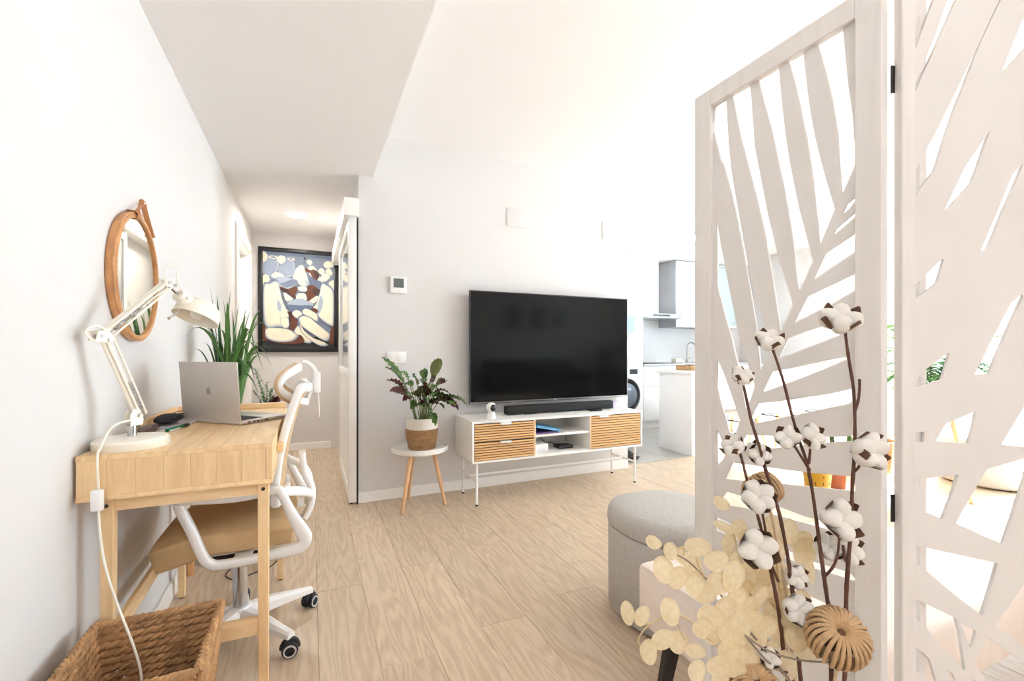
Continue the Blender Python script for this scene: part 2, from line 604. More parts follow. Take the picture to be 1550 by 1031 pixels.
# hall downlight
dl = thing('downlight', 'round lit downlight in the hall ceiling', 'downlight', (-0.11, 4.44, SOF))
b = bmn(); lathe(b, [(0.078, -0.001), (0.08, -0.006), (0.066, -0.012), (0.06, -0.006), (0.06, -0.002)], 32, Matrix.Translation((-0.11, 4.44, SOF)))
obj('rim', b, M_TRIM, dl)
m_, nt_, b_ = base_mat('lit_diffuser')
b_.inputs['Emission Color'].default_value = (1, 0.95, 0.86, 1); b_.inputs['Emission Strength'].default_value = 95.0
b = bmn(); lathe(b, [(0.0, -0.007), (0.06, -0.006), (0.061, -0.003), (0, -0.003)], 32, Matrix.Translation((-0.11, 4.44, SOF)))
obj('diffuser', b, m_, dl)

# ------------------------------------------------------------------ things on the front wall
def wall_plate(name, label, cat, u0, u1, v0, v1, group=None):
    t0 = TVY / (0.9128 - 0.4083 * ((u0 - 775) / FPX))
    t1 = TVY / (0.9128 - 0.4083 * ((u1 - 775) / FPX))
    p0, p1 = P(u0, v1, t0), P(u1, v0, t1)
    zc = P(u0, v0, t0).z
    return p0.x, p1.x, p0.z, zc
x0, x1, z0, z1 = wall_plate('', '', '', 590, 615, 418.5, 444)
th = thing('thermostat', 'small square white thermostat with grey screen on the white wall', 'thermostat', (x0, TVY, z0))
b = bmn(); box(b, x0, x1, TVY - 0.022, TVY - 0.0005, z0, z1, 0.006); obj('body', b, M_WHITE, th)
b = bmn(); box(b, x0 + 0.022, x1 - 0.022, TVY - 0.0235, TVY - 0.0215, z0 + 0.04, z1 - 0.014, 0.0006); obj('screen', b, mat('lcd_grey', (88, 96, 92), 0.2), th)
b = bmn(); cyl(b, ((x0 + x1) / 2, TVY - 0.0235, z0 + 0.018), ((x0 + x1) / 2, TVY - 0.0215, z0 + 0.018), 0.004); obj('button', b, mat('grey_plastic', (190, 188, 186), 0.4), th)

x0, x1, z0, z1 = wall_plate('', '', '', 585.5, 615, 532.5, 550)
sw = thing('light_switch', 'white double light switch on the wall behind the potted plant', 'switch', (x0, TVY, z0))
b = bmn(); box(b, x0, x1, TVY - 0.009, TVY - 0.0005, z0, z1, 0.003); obj('plate', b, M_WHITE, sw)
for i in range(2):
    xa = x0 + 0.012 + i * (x1 - x0) / 2
    b = bmn(); box(b, xa, xa + (x1 - x0) / 2 - 0.024, TVY - 0.014, TVY - 0.008, z0 + 0.013, z1 - 0.013, 0.002); obj('rocker', b, M_TRIM, sw)
for (u0, u1, v0, v1), lb in (((767, 803, 314.5, 342), 'blank white cover plate high on the wall above the television, nearer the thermostat'),
                             ((911, 944, 335, 362), 'blank white cover plate high on the wall above the television, nearer the kitchen')):
    x0, x1, z0, z1 = wall_plate('', '', '', u0, u1, v0, v1)
    cp = thing('cover_plate', lb, 'cover plate', (x0, TVY, z0), 0, 'cover plates above the television')
    b = bmn(); box(b, x0, x1, TVY - 0.007, TVY - 0.0005, z0, z1, 0.003); obj('plate', b, M_WALL, cp)

# ------------------------------------------------------------------ painting on the end wall of the hall
pt = thing('framed_painting', 'large black-framed painting of crouching figures in white robes on the hall end wall', 'painting', (-0.105, ENDY, 1.03))
FX0, FX1, FZ0, FZ1 = -0.482, 0.272, 1.03, 2.10
M_FRAME = mat('black_lacquer_frame', (26, 26, 28), 0.3)
for x0, x1, z0, z1 in ((FX0, FX1, FZ0, FZ0 + 0.042), (FX0, FX1, FZ1 - 0.042, FZ1), (FX0, FX0 + 0.042, FZ0 + 0.042, FZ1 - 0.042), (FX1 - 0.042, FX1, FZ0 + 0.042, FZ1 - 0.042)):
    b = bmn(); box(b, x0, x1, ENDY - 0.035, ENDY - 0.0005, z0, z1, 0.004); obj('frame_bar', b, M_FRAME, pt)
def paint(name, c0, c1=None):
    """artist's paint: blended tone from brush noise"""
    return mat('paint_' + name, c0, 0.5, var=0.07, scale=9)
b = bmn(); box(b, FX0 + 0.04, FX1 - 0.04, ENDY - 0.018, ENDY - 0.002, FZ0 + 0.04, FZ1 - 0.04)
canvas = obj('canvas', b, paint('slate_blue', (116, 126, 144)), pt, 0)
CX0, CX1, CZ0, CZ1 = FX0 + 0.042, FX1 - 0.042, FZ0 + 0.042, FZ1 - 0.042
layer = [0]
paint_bm, paint_mats = bmn(), {'paint_cream': 0}
def painted(poly, col, smooth=True, shade=None):
    """one painted patch; poly is in canvas units 0..100 (right, down)"""
    def put(pts, m):
        layer[0] += 1
        y = ENDY - 0.0182 - layer[0] * 0.00008
        pts = [V((p[0], p[1], 0)) for p in pts]
        if smooth:
            pts = catmull(pts, 5, True)
        bb = paint_bm
        if m.name not in paint_mats:
            paint_mats[m.name] = len(paint_mats)
        vs = [bb.verts.new((CX0 + (CX1 - CX0) * min(100, max(0, p.x)) / 100, y, CZ1 - (CZ1 - CZ0) * min(100, max(0, p.y)) / 100)) for p in pts]
        f = bb.faces.new(vs)
        f.material_index = paint_mats[m.name]
        f.normal_update()
        if f.normal.y > 0:
            f.normal_flip()
        for g in bmesh.ops.triangulate(bb, faces=[f])['faces']:
            g.material_index = paint_mats[m.name]
    if shade:
        put(poly, shade)
        c = V((sum(p[0] for p in poly) / len(poly), sum(p[1] for p in poly) / len(poly)))
        mid = [tuple(c + (V(p[:2]) - c) * 0.955) for p in poly]
        put(mid, paint('blue_shadow', (146, 154, 168)))
        put([tuple(c + (V(p[:2]) - c) * 0.915 + V((-0.2, -0.2))) for p in poly], paint('pale_shadow', (182, 186, 190)))
        put([tuple(c + (V(p[:2]) - c) * 0.87 + V((-0.4, -0.4))) for p in poly], paint('cream_shadow', (208, 206, 194)) if col is CREAM else col)
        put([tuple(c + (V(p[:2]) - c) * 0.82 + V((-0.7, -0.7))) for p in poly], col)
    else:
        put(poly, col)
CREAM, BLUE, BROWN, DARK = paint('cream', (226, 219, 198)), paint('mid_blue', (92, 106, 132)), paint('brown_skin', (96, 50, 30)), paint('night_grey', (44, 46, 50))
PBLUE = paint('pale_blue', (158, 170, 188)); DBR = paint('dark_brown', (58, 32, 24)); GREYB = paint('grey_blue', (112, 124, 146))
painted([(0, 89), (0, 100), (100, 100), (100, 88)], DARK, False)
painted([(0, 0), (100, 0), (100, 4), (0, 3)], BLUE, False)
for q in ([(-4, 14), (0, 6), (8, 5), (20, 9), (22, 17), (14, 25), (2, 26)], [(20, 20), (26, 10), (34, 6), (42, 8), (44, 15), (42, 24), (28, 27)]):
    painted(q, paint('jar_blue', (142, 154, 176)), True, BLUE)
painted([(8, 5.2), (13, 4.2), (19, 5), (20, 6.5), (14, 7.5), (9, 6.6)], CREAM); painted([(10, 5.6), (14, 5), (18, 5.7), (14, 6.8)], GREYB)
painted([(33, 5.8), (38, 5), (43, 6), (43, 7.5), (38, 8), (33.5, 7)], CREAM); painted([(35, 6), (38.5, 5.7), (41.5, 6.4), (38, 7.3)], GREYB)
for q in ([(0, 0.5), (6, 3), (7, 8), (3, 12), (0, 12)], [(18, 8), (24, 3.5), (31, 5), (31, 10), (24, 13)], [(60, 8), (66, 6), (69, 9), (66, 12), (62, 11)],
          [(84, 10), (90, 6), (98, 7), (100, 12), (88, 14)], [(76, 18), (82, 14), (87, 17), (84, 22)], [(87, 18), (93, 13), (99, 19), (94, 22)],
          [(80, 24), (88, 19), (95, 22), (92, 26), (84, 29)], [(62, 14), (70, 12), (76, 18), (74, 26), (64, 22)], [(77, 23), (84, 26), (84, 30), (76, 27)],
          [(0, 26), (6, 24), (10, 29), (6, 35), (0, 37)], [(92, 30), (100, 26), (100, 38), (96, 36)], [(10, 26), (18, 21), (30, 25), (34, 28), (20, 29)], [(17, 24), (24, 22), (30, 26), (22, 28)]):
    painted(q, CREAM, True, GREYB)
painted([(60, 24), (74, 27), (82, 30), (74, 44), (62, 40), (56, 30)], BLUE)
painted([(54, 11), (58, 15), (61, 22), (64, 30), (64, 33), (55, 36), (47, 32), (40, 28), (42, 20), (47, 14)], CREAM, True, GREYB)
painted([(56, 22), (58, 27), (64, 31), (60, 33)], PBLUE)
painted([(58, 15), (66, 17), (70, 16), (77, 19), (78, 24), (74, 27), (69, 25), (65, 20), (59, 19)], BROWN)
painted([(70, 17), (77, 19), (78, 24), (74, 27), (72, 22)], DBR)
painted([(56, 4.2), (58, 3.6), (59.5, 5), (58, 6.4), (56.4, 6)], DARK); painted([(56.6, 6), (58, 6), (57.6, 11), (54.6, 11)], BLUE, False)
painted([(16, 30), (22, 26), (42, 27), (48, 31), (36, 38), (25, 37)], PBLUE, True, BLUE)
painted([(23, 33), (30, 31), (40, 28), (47, 30), (40, 35), (30, 37)], GREYB)
painted([(23, 36), (34, 38), (45, 35), (47, 39), (44, 44), (46, 48), (40, 46), (34, 42), (26, 41)], BROWN)
painted([(24, 37), (34, 39), (37, 45), (33, 42), (26, 41)], DBR)
painted([(62, 34), (70, 33), (76, 36), (80, 39), (74, 43), (70, 48), (62, 50), (60, 45), (59, 41)], BROWN)
painted([(70, 36), (80, 38), (76, 42), (71, 42)], DBR)
painted([(48, 36), (60, 35), (60, 40), (50, 40)], CREAM, True, GREYB); painted([(47, 43), (58, 42), (61, 49), (52, 52), (45, 49)], CREAM, True, GREYB)
painted([(28, 42), (36, 45), (42, 49), (36, 52), (30, 50)], CREAM, True, GREYB); painted([(62, 52), (76, 44), (78, 48), (70, 53)], CREAM, True, GREYB)
painted([(32, 54), (38, 50), (52, 48), (66, 51), (71, 54), (62, 58), (40, 58)], PBLUE, True, BLUE)
painted([(33, 55), (50, 55), (70, 55), (66, 62), (52, 65), (38, 62)], BLUE)
painted([(0, 37), (8, 32), (19, 29), (23, 38), (27, 50), (33, 60), (38, 63), (32, 66), (36, 74), (33, 79), (20, 79), (2, 77)], CREAM, True, BLUE)
painted([(19, 52), (22, 51), (25, 57), (24, 62), (20, 60)], PBLUE); painted([(24, 64), (34, 62), (36, 66), (33, 69), (24, 70)], CREAM, True, GREYB)
painted([(24, 70), (34, 68), (36, 77), (31, 80), (25, 77)], CREAM, True, GREYB)
painted([(82, 30), (88, 30), (100, 39), (100, 74), (96, 77), (84, 72), (76, 66), (74, 62), (68, 58), (74, 52), (79, 40)], CREAM, True, BLUE)
painted([(80, 44), (84, 49), (82, 58), (76, 65), (75, 60)], PBLUE)
painted([(68, 57), (74, 58), (77, 61), (72, 63), (67, 60)], BROWN)
painted([(33, 62), (38, 63), (46, 68), (47, 74), (43, 80), (37, 83), (35, 79), (38, 72)], BROWN); painted([(36, 62), (40, 64), (39, 70), (36, 74)], DBR)
painted([(40, 63), (46, 60), (53, 62), (54, 66), (47, 69), (41, 66)], CREAM, True, GREYB)
painted([(54, 60), (60, 58), (72, 62), (77, 66), (76, 72), (66, 68), (55, 64)], CREAM, True, GREYB)
painted([(42, 83), (48, 76), (56, 81), (68, 90), (66, 95), (56, 94), (48, 88)], CREAM, True, GREYB)
painted([(48, 68), (54, 65), (64, 67), (76, 74), (88, 81), (96, 86), (95, 90), (88, 93), (74, 88), (58, 80), (50, 75)], CREAM, True, BLUE)
painted([(49, 74), (56, 82), (70, 90), (84, 94), (92, 97), (80, 98), (62, 90), (52, 82)], CREAM, True, GREYB)
painted([(0, 86), (4, 91), (20, 95), (40, 96), (56, 94), (56, 90), (50, 86), (40, 90), (20, 92)], BROWN)
painted([(3, 80), (14, 79), (34, 80), (46, 85), (49, 88), (40, 93), (22, 94), (7, 91), (2, 86)], CREAM, True, GREYB)
painted([(0, 74), (3, 78), (3, 88), (5, 92), (0, 91)], BROWN); painted([(96, 79), (100, 76), (100, 92), (94, 96), (93, 90)], BROWN)

pr = obj('painted_picture', paint_bm, CREAM, canvas, 0)
for nm in list(paint_mats)[1:]:
    pr.data.materials.append(MATS[nm])

# ------------------------------------------------------------------ wall mirror
MY, MZ, MR = 1.862, 1.289, 0.208
mr = thing('wall_mirror', 'round wall mirror in a rattan frame hanging by a strap above the desk', 'mirror', (WX, MY, MZ))
MM = frame_m((WX, MY, MZ), (0, 1, 0), (0, 0, 1), (1, 0, 0))
M_RATTAN = wood('rattan', (214, 160, 108), (172, 116, 70), 'Y', 0.45, 3, 2, 6, 0.04)
b = bmn(); lathe(b, [(MR - 0.016, 0.001), (MR - 0.004, 0.001), (MR, 0.008), (MR - 0.001, 0.021), (MR - 0.005, 0.026), (MR - 0.010, 0.027), (MR - 0.014, 0.025), (MR - 0.015, 0.018)], 64, MM)
fr_ = obj('frame', b, M_RATTAN, mr)
b = bmn(); tube(b, [MM @ V(((MR - 0.0005) * math.cos(a), (MR - 0.0005) * math.sin(a), 0.0215)) for a in [2 * PI * k / 64 for k in range(64)]], 0.0035, 6, True); obj('cane_binding', b, M_RATTAN, fr_)
b = bmn(); tube(b, [MM @ V(((MR - 0.0135) * math.cos(a), (MR - 0.0135) * math.sin(a), 0.0245)) for a in [2 * PI * k / 64 for k in range(64)]], 0.0026, 6, True); obj('cane_binding', b, M_RATTAN, fr_)
mm_, nt_, bb_ = base_mat('mirror_silver')
bb_.inputs['Base Color'].default_value = (0.80, 0.80, 0.76, 1); bb_.inputs['Metallic'].default_value = 1; bb_.inputs['Roughness'].default_value = 0.01
b = bmn(); lathe(b, [(0, 0.019), (MR - 0.0145, 0.019), (MR - 0.0145, 0.004), (0, 0.004)], 64, MM); obj('mirror_glass', b, mm_, mr, 20)
def onrim(deg, x=0.026, k=1.0):
    a = math.radians(deg)
    return V((WX + x, MY + MR * k * math.cos(a), MZ + MR * k * math.sin(a)))
M_LEA = mat('tan_leather', (196, 138, 94), 0.5, var=0.08)
hook = V((WX + 0.013, MY + 0.062, MZ + 0.268))
st = [onrim(97, 0.028, 0.97), onrim(95, 0.024, 1.05), hook + V((0.004, -0.026, -0.022)), hook + V((0.002, -0.009, -0.002)), hook, hook + V((0.002, 0.009, -0.003)), hook + V((0.004, 0.022, -0.03)), onrim(58, 0.022, 1.06), onrim(52, 0.027, 0.98)]
b = bmn(); band(b, catmull(st, 6), 0.016, 0.003, upv=(0, 1, 0.2)); obj('leather_strap', b, M_LEA, mr)
for a0 in (97,):
    a = math.radians(a0); rad = MM.to_3x3() @ V((math.cos(a), math.sin(a), 0)); tan = MM.to_3x3() @ V((-math.sin(a), math.cos(a), 0))
    pts = [MM @ V((q * math.cos(a), q * math.sin(a), z_)) for q, z_ in ((MR - 0.018, 0.020), (MR - 0.017, 0.030), (MR - 0.004, 0.032), (MR + 0.004, 0.024), (MR + 0.004, 0.004))]
    rings = []
    b = bmn()
    for q in pts:
        rings.append([b.verts.new(q + tan * s_) for s_ in (-0.02, 0.02)])
    for A, B in zip(rings, rings[1:]):
        b.faces.new((A[0], A[1], B[1], B[0]))
    o_ = obj('strap_loop', b, M_LEA, mr); sd_ = o_.modifiers.new('thickness', 'SOLIDIFY'); sd_.thickness = 0.003
b = bmn(); cyl(b, (WX + 0.0005, hook.y, hook.z - 0.004), (WX + 0.022, hook.y, hook.z - 0.004), 0.004, n=10); obj('wall_hook', b, M_METALW, mr)

# ------------------------------------------------------------------ desk against the left wall
DX0, DX1, DY0, DY1, DT, DB = -0.534, -0.10, 1.465, 2.355, 0.784, 0.668
dk = thing('desk', 'maple desk with drawers and slim square legs against the left wall', 'desk', ((DX0 + DX1) / 2, (DY0 + DY1) / 2, 0))
for k in range(7):
    w_ = (DX1 - DX0) / 7
    b = bmn(); box(b, DX0 + k * w_ + 0.0002, DX0 + (k + 1) * w_ - 0.0002, DY0, DY1, DT - 0.014, DT, 0.0005, None, 1); obj('top_board', b, M_DESK, dk)
b = bmn(); box(b, DX0, DX1, DY0, DY1, DB, DB + 0.013, 0.001); obj('bottom_board', b, M_DESK, dk)
for y0 in (DY0 + 0.0005, DY1 - 0.0165):
    for k in range(7):
        w_ = (DX1 - DX0 - 0.018) / 7
        b = bmn(); box(b, DX0 + 0.001 + k * w_ + 0.0002, DX0 + 0.001 + (k + 1) * w_ - 0.0002, y0, y0 + 0.016, DB + 0.0132, DT - 0.0142, 0.0005, None, 1); obj('side_board', b, M_DESKZ, dk)
    b = bmn(); box(b, DX1 - 0.0166, DX1 - 0.0005, y0, y0 + 0.016, DB + 0.0132, DT - 0.0142, 0.0008); obj('corner_post', b, M_DESKZ, dk)
b = bmn(); box(b, DX0 + 0.001, DX0 + 0.014, DY0 + 0.018, DY1 - 0.018, DB + 0.0132, DT - 0.0142, 0.0008); obj('back_board', b, M_DESK, dk)
b = bmn(); box(b, DX0 + 0.02, DX1 - 0.004, 1.903, 1.917, DB + 0.0132, DT - 0.0142, 0.0008); obj('divider', b, M_DESKZ, dk)
for y0, y1 in ((DY0 + 0.02, 1.90), (1.92, DY1 - 0.02)):
    b = bmn(); box(b, DX1 - 0.017, DX1 - 0.001, y0, y1, DB + 0.0155, DT - 0.0165, 0.0012)
    dr = obj('drawer', b, M_DESK, dk)
    b = bmn(); yc = (y0 + y1) / 2
    box(b, DX1 - 0.0012, DX1 + 0.02, yc - 0.04, yc + 0.04, 0.715, 0.742, 0.006); obj('pull', b, M_DESK, dr)
# raised lip round the far end and the far half of the wall side
b = bmn(); box(b, DX0 + 0.0165, DX1 - 0.005, DY1 - 0.016, DY1, DT + 0.0002, DT + 0.024, 0.002); obj('lip_board', b, M_DESKX, dk)
b = bmn()
prism(b, [(1.93, 0), (2.339, 0), (2.339, 0.024), (2.0, 0.024), (1.975, 0.022), (1.95, 0.012)], 0.014, frame_m((DX0 + 0.0005, 0, DT + 0.0002), (0, 1, 0), (0, 0, 1), (1, 0, 0)))
obj('lip_board', b, M_DESK, dk)
LEGS = [(-0.125, 1.50), (-0.480, 1.50), (-0.125, 2.318), (-0.498, 2.318)]
for lx, ly in LEGS:
    b = bmn(); s = 0.0145
    t = bmesh.new()
    bmesh.ops.create_cube(t, size=1)
    for v in t.verts:
        k = s if v.co.z > 0 else s * 0.86
        v.co = V((lx + (k if v.co.x > 0 else -k), ly + (k if v.co.y > 0 else -k), DB - 0.0002 if v.co.z > 0 else 0.004))
    bmesh.ops.bevel(t, geom=t.edges[:], offset=0.0015, segments=1, affect='EDGES')
    merge(b, t)
    lg = obj('leg', b, M_DESKZ, dk)
    b = bmn(); cyl(b, (lx, ly, 0.0), (lx, ly, 0.0045), 0.010, n=12); obj('felt_pad', b, M_BLACK, lg)
    if ly < 2:
        b = bmn(); cyl(b, (lx, ly - s - 0.0018, 0.648), (lx, ly - s + 0.002, 0.648), 0.0052, n=12); obj('screw', b, mat('dark_screw', (60, 52, 46), 0.4, metal=0.6), lg)
for ly in (1.50, 2.318):
    x0 = -0.480 if ly < 2 else -0.498
    b = bmn(); box(b, x0 + 0.0146, -0.1396, ly - 0.010, ly + 0.010, 0.632, DB - 0.0003, 0.001); obj('top_rail', b, M_DESKX, dk)
    b = bmn(); box(b, x0 + 0.0138, -0.1386, ly - 0.009, ly + 0.009, 0.226, 0.275, 0.001); obj('cross_rail', b, M_DESKX, dk)
a0, a1 = V((-0.480, 1.5142, 0.292)), V((-0.498, 2.304, 0.292))
b = bmn(); band(b, [a0, a1], 0.018, 0.046); obj('wall_rail', b, M_DESK, dk)

# ------------------------------------------------------------------ desk lamp
LB = V((-0.449, 1.562, DT))
la = thing('desk_lamp', 'cream articulated desk lamp with round base and dome shade on the desk', 'lamp', LB)
M_LAMP = mat('cream_enamel', (240, 234, 220), 0.3, var=0.01)
b = bmn(); lathe(b, [(0, 0.0), (0.083, 0.0), (0.085, 0.004), (0.085, 0.02), (0.080, 0.026), (0.06, 0.029), (0.0, 0.030)], 48, Matrix.Translation(LB)); obj('base', b, M_LAMP, la)
b = bmn(); lathe(b, [(0, 0.0305), (0.011, 0.0305), (0.011, 0.058), (0.009, 0.06), (0, 0.06)], 20, Matrix.Translation(LB)); obj('post', b, M_CHROME, la)
D2 = V((0.5, 0.866, 0)); S2 = V((0.866, -0.5, 0))
def lp(d, z, s=0.0):
    return V((LB.x, LB.y, 0)) + D2 * d + S2 * s + V((0, 0, z))
sh = lp(0.008, 0.872); elbow = lp(-0.091, 1.086); head = lp(0.106, 1.252)
b = bmn()
for s in (-0.008, 0.008):
    prism(b, [(-0.012, 0.0), (0.022, 0.0), (0.026, 0.012), (0.012, 0.042), (-0.004, 0.046), (-0.014, 0.03)], 0.003, frame_m(lp(0, 0.842, s - 0.0015), D2, (0, 0, 1), S2))
obj('lower_bracket', b, M_LAMP, la)
def arms(pa, pb, off, name):
    d = (pb - pa).normalized()
    nrm = d.cross(S2).normalized()
    for k in (-1, 1):
        for s in (-0.009, 0.009) if k == 1 else (-0.009, 0.009):
            bb = bmn(); cyl(bb, pa + nrm * off * k + S2 * s, pb + nrm * off * k + S2 * s, 0.0032, n=8); obj('arm_rod', bb, M_LAMP, name)
b = bmn(); band(b, [lp(0.012, 0.868), lp(-0.086, 1.083)], 0.010, 0.009); lower = obj('lower_arm', b, M_LAMP, la); arms(lp(0.026, 0.868), lp(-0.074, 1.088), 0.009, lower)
b = bmn(); band(b, [elbow, head], 0.010, 0.009); upper = obj('upper_arm', b, M_LAMP, la); arms(lp(-0.088, 1.078), lp(0.110, 1.245), 0.010, upper)
# springs
def spring(pa, pb, r, turns, par):
    ax = (pb - pa); n_ = int(turns * 8)
    d = ax.normalized(); u = d.orthogonal().normalized(); w = d.cross(u)
    bb = bmn(); tube(bb, [pa + ax * (i / n_) + u * (r * math.cos(2 * PI * i / 8)) + w * (r * math.sin(2 * PI * i / 8)) for i in range(n_ + 1)], 0.0011, 5); obj('spring', bb, M_CHROME, par)
for s in (-0.004, 0.004):
    spring(lp(0.018, 0.885, s * 2.6), lp(-0.018, 0.962, s * 2.6), 0.0042, 22, lower)
    spring(lp(-0.06, 1.104, s * 2.6), lp(0.02, 1.172, s * 2.6), 0.004, 20, upper)
for s in (-0.0125, 0.0095):
    b = bmn(); prism(b, [(-0.016, -0.012), (0.012, -0.016), (0.026, 0.0), (0.014, 0.016), (-0.012, 0.012)], 0.003, frame_m(lp(-0.091, 1.086, s), D2, (0, 0, 1), S2)); obj('joint_plate', b, M_LAMP, la)
    b = bmn(); prism(b, [(-0.012, -0.012), (0.012, -0.014), (0.026, -0.006), (0.016, 0.012), (-0.008, 0.012)], 0.003, frame_m(lp(0.106, 1.252, s), D2, (0, 0, 1), S2)); obj('joint_plate', b, M_LAMP, la)
for q in (elbow, head, lp(0.012, 0.868), lp(-0.074, 1.076), lp(0.124, 1.246)):
    b = bmn(); cyl(b, q - S2 * 0.017, q + S2 * 0.017, 0.0055, n=12); obj('joint_bolt', b, M_CHROME, la)
# head: neck, collar, dome, bulb, aiming rod
ax = (V((0.9128, -0.4083, 0)) * -0.16 + V((0, 0, -0.9)) - V((0.4083, 0.9128, 0)) * 0.40).normalized()    # where the dome looks
dome_c = lp(0.226, 1.166)
b = bmn(); cyl(b, head, lp(0.178, 1.205), 0.0045, n=10); cyl(b, lp(0.16, 1.222, -0.012), lp(0.16, 1.222, 0.012), 0.009, n=12); obj('neck', b, M_CHROME, la)
b = bmn(); cyl(b, lp(0.15, 1.222), lp(0.188, 1.200), 0.017, 0.021, 20); cyl(b, lp(0.165, 1.212, -0.026), lp(0.165, 1.212, 0.026), 0.006, n=10); obj('socket_collar', b, M_LAMP, la)
ex = ax.orthogonal().normalized()
MD = frame_m(dome_c, ex, ax.cross(ex), ax)
b = bmn()
prof = [(0.0, -0.052), (0.02, -0.050), (0.04, -0.042), (0.056, -0.027), (0.064, -0.008), (0.067, 0.014), (0.068, 0.016), (0.0665, 0.016), (0.0625, -0.007), (0.054, -0.025), (0.039, -0.040), (0.02, -0.047), (0, -0.049)]
lathe(b, prof, 40, MD); obj('lamp_shade', b, M_LAMP, la, 40)
b = bmn(); lathe(b, [(0, -0.047), (0.011, -0.046), (0.012, -0.03), (0.02, -0.012), (0.022, -0.001), (0.016, 0.011), (0, 0.016)], 20, MD); obj('bulb', b, mat('opal_bulb', (244, 242, 236), 0.3), la)
b = bmn(); cyl(b, lp(0.185, 1.19), lp(0.118, 1.146), 0.0022, n=8); blob(b, lp(0.118, 1.146), 0.005, 0.005, 0.005, sub=1); obj('aiming_rod', b, M_CHROME, la)
# cord: loops at the joints, then over the desk edge to the basket
b = bmn()
tube(b, catmull([lp(-0.075, 1.098, 0.012), lp(-0.11, 1.112, 0.014), lp(-0.135, 1.095, 0.014), lp(-0.115, 1.074, 0.014), lp(-0.085, 1.072, 0.012)], 6), 0.0024, 8); obj('joint_cord', b, M_LAMP, la); b = bmn()
tube(b, catmull([lp(0.092, 1.25, 0.012), lp(0.092, 1.285, 0.012), lp(0.112, 1.308, 0.012), lp(0.135, 1.295, 0.012), lp(0.138, 1.26, 0.01), lp(0.165, 1.228, 0.01)], 6), 0.0024, 8)
obj('joint_cord', b, M_LAMP, la)
cy = DY0 - 0.006
cpts = [lp(-0.01, 0.86, 0.014), V((-0.472, 1.50, 0.850)), V((-0.487, cy + 0.01, 0.80)), V((-0.4885, cy, 0.784)), V((-0.488, cy, 0.74)), V((-0.486, cy, 0.68)), V((-0.484, cy - 0.005, 0.62)),
        V((-0.470, cy - 0.02, 0.53)), V((-0.447, cy - 0.035, 0.45)), V((-0.42, cy - 0.06, 0.39)), V((-0.392, cy - 0.085, 0.33)), V((-0.372, cy - 0.105, 0.27)), V((-0.372, cy - 0.115, 0.21)), V((-0.385, cy - 0.14, 0.15)), V((-0.40, cy - 0.17, 0.11))]
b = bmn(); tube(b, catmull(cpts, 6), 0.0028, 8); cd = obj('cord', b, M_LAMP, la)
b = bmn(); box(b, -0.4985, -0.4735, cy - 0.018, cy - 0.0005, 0.648, 0.702, 0.005); obj('cord_switch', b, M_WHITE, cd)

# ------------------------------------------------------------------ laptop
BR = V((-0.226, 1.836, DT)); bd = V((0.70, 0.714, 0)); hd = V((-0.714, 0.70, 0))
lt = thing('laptop', 'silver open laptop with its back turned to the lamp on the desk', 'laptop', BR)
M_ALU = mat('silver_aluminium', (206, 200, 194), 0.4, metal=0.25, var=0.02)
LW, LD = 0.297, 0.215
ML = frame_m(BR, hd, bd, (0, 0, 1)) if hd.cross(bd).z > 0 else frame_m(BR + hd * LW, -hd, bd, (0, 0, 1))
b = bmn(); box(b, 0, LW, 0, LD, 0.0015, 0.0135, 0.004, ML, 3); bs = obj('base', b, M_ALU, lt)
b = bmn()
for px, py in ((0.02, 0.02), (LW - 0.02, 0.02), (0.02, LD - 0.02), (LW - 0.02, LD - 0.02)):
    lathe(b, [(0, 0), (0.006, 0), (0.006, 0.002), (0, 0.002)], 10, ML @ Matrix.Translation((px, py, 0)))
obj('foot', b, M_BLACK, bs)
b = bmn(); box(b, 0.02, LW - 0.02, 0.022, 0.115, 0.0134, 0.0139, 0, ML); obj('keyboard_well', b, M_BLACK, bs, 0)
for r_ in range(5):
    for c_ in range(13):
        b = bmn(); box(b, 0.024 + c_ * 0.0193, 0.024 + c_ * 0.0193 + 0.0165, 0.027 + r_ * 0.0175, 0.027 + r_ * 0.0175 + 0.0148, 0.0137, 0.0149, 0.0006, ML, 1)
        obj('key', b, M_RUBBER, bs, 0)
b = bmn(); box(b, 0.085, LW - 0.085, 0.125, 0.205, 0.0134, 0.0138, 0, ML); obj('trackpad', b, mat('trackpad_grey', (180, 176, 172), 0.3, metal=0.5), bs, 0)
b = bmn()
sx = 0.0 if (ML @ V((0, 0, 0)) - BR).length < 0.01 else LW
for k, (a_, w_) in enumerate(((0.03, 0.012), (0.052, 0.009), (0.068, 0.009), (0.085, 0.006), (0.10, 0.016))):
    box(b, sx - 0.0004, sx + 0.0004, a_, a_ + w_, 0.005, 0.0095, 0, ML)
obj('port', b, M_BLACK, bs, 0)
th_ = math.radians(4)
lu = (V((0, 0, 1)) * math.cos(th_) - bd * math.sin(th_)).normalized()
nb = (-bd * math.cos(th_) - V((0, 0, 1)) * math.sin(th_)).normalized()       # lid back faces the lamp
LO = BR + V((0, 0, 0.012)) + bd * 0.004
MLid = frame_m(LO + hd * LW, -hd, lu, (-hd).cross(lu))
sgn = 1 if (-hd).cross(lu).dot(nb) > 0 else -1
LH = 0.212
b = bmn(); box(b, 0, LW, 0, LH, -0.003, 0.003, 0.0028, MLid, 3); lid = obj('lid', b, M_ALU, lt)
b = bmn(); box(b, 0.006, LW - 0.006, 0.008, LH - 0.006, -0.0034 * sgn - 0.0002, -0.0034 * sgn + 0.0002, 0, MLid); obj('screen', b, mat('dark_screen', (12, 12, 14), 0.12), lid, 0)
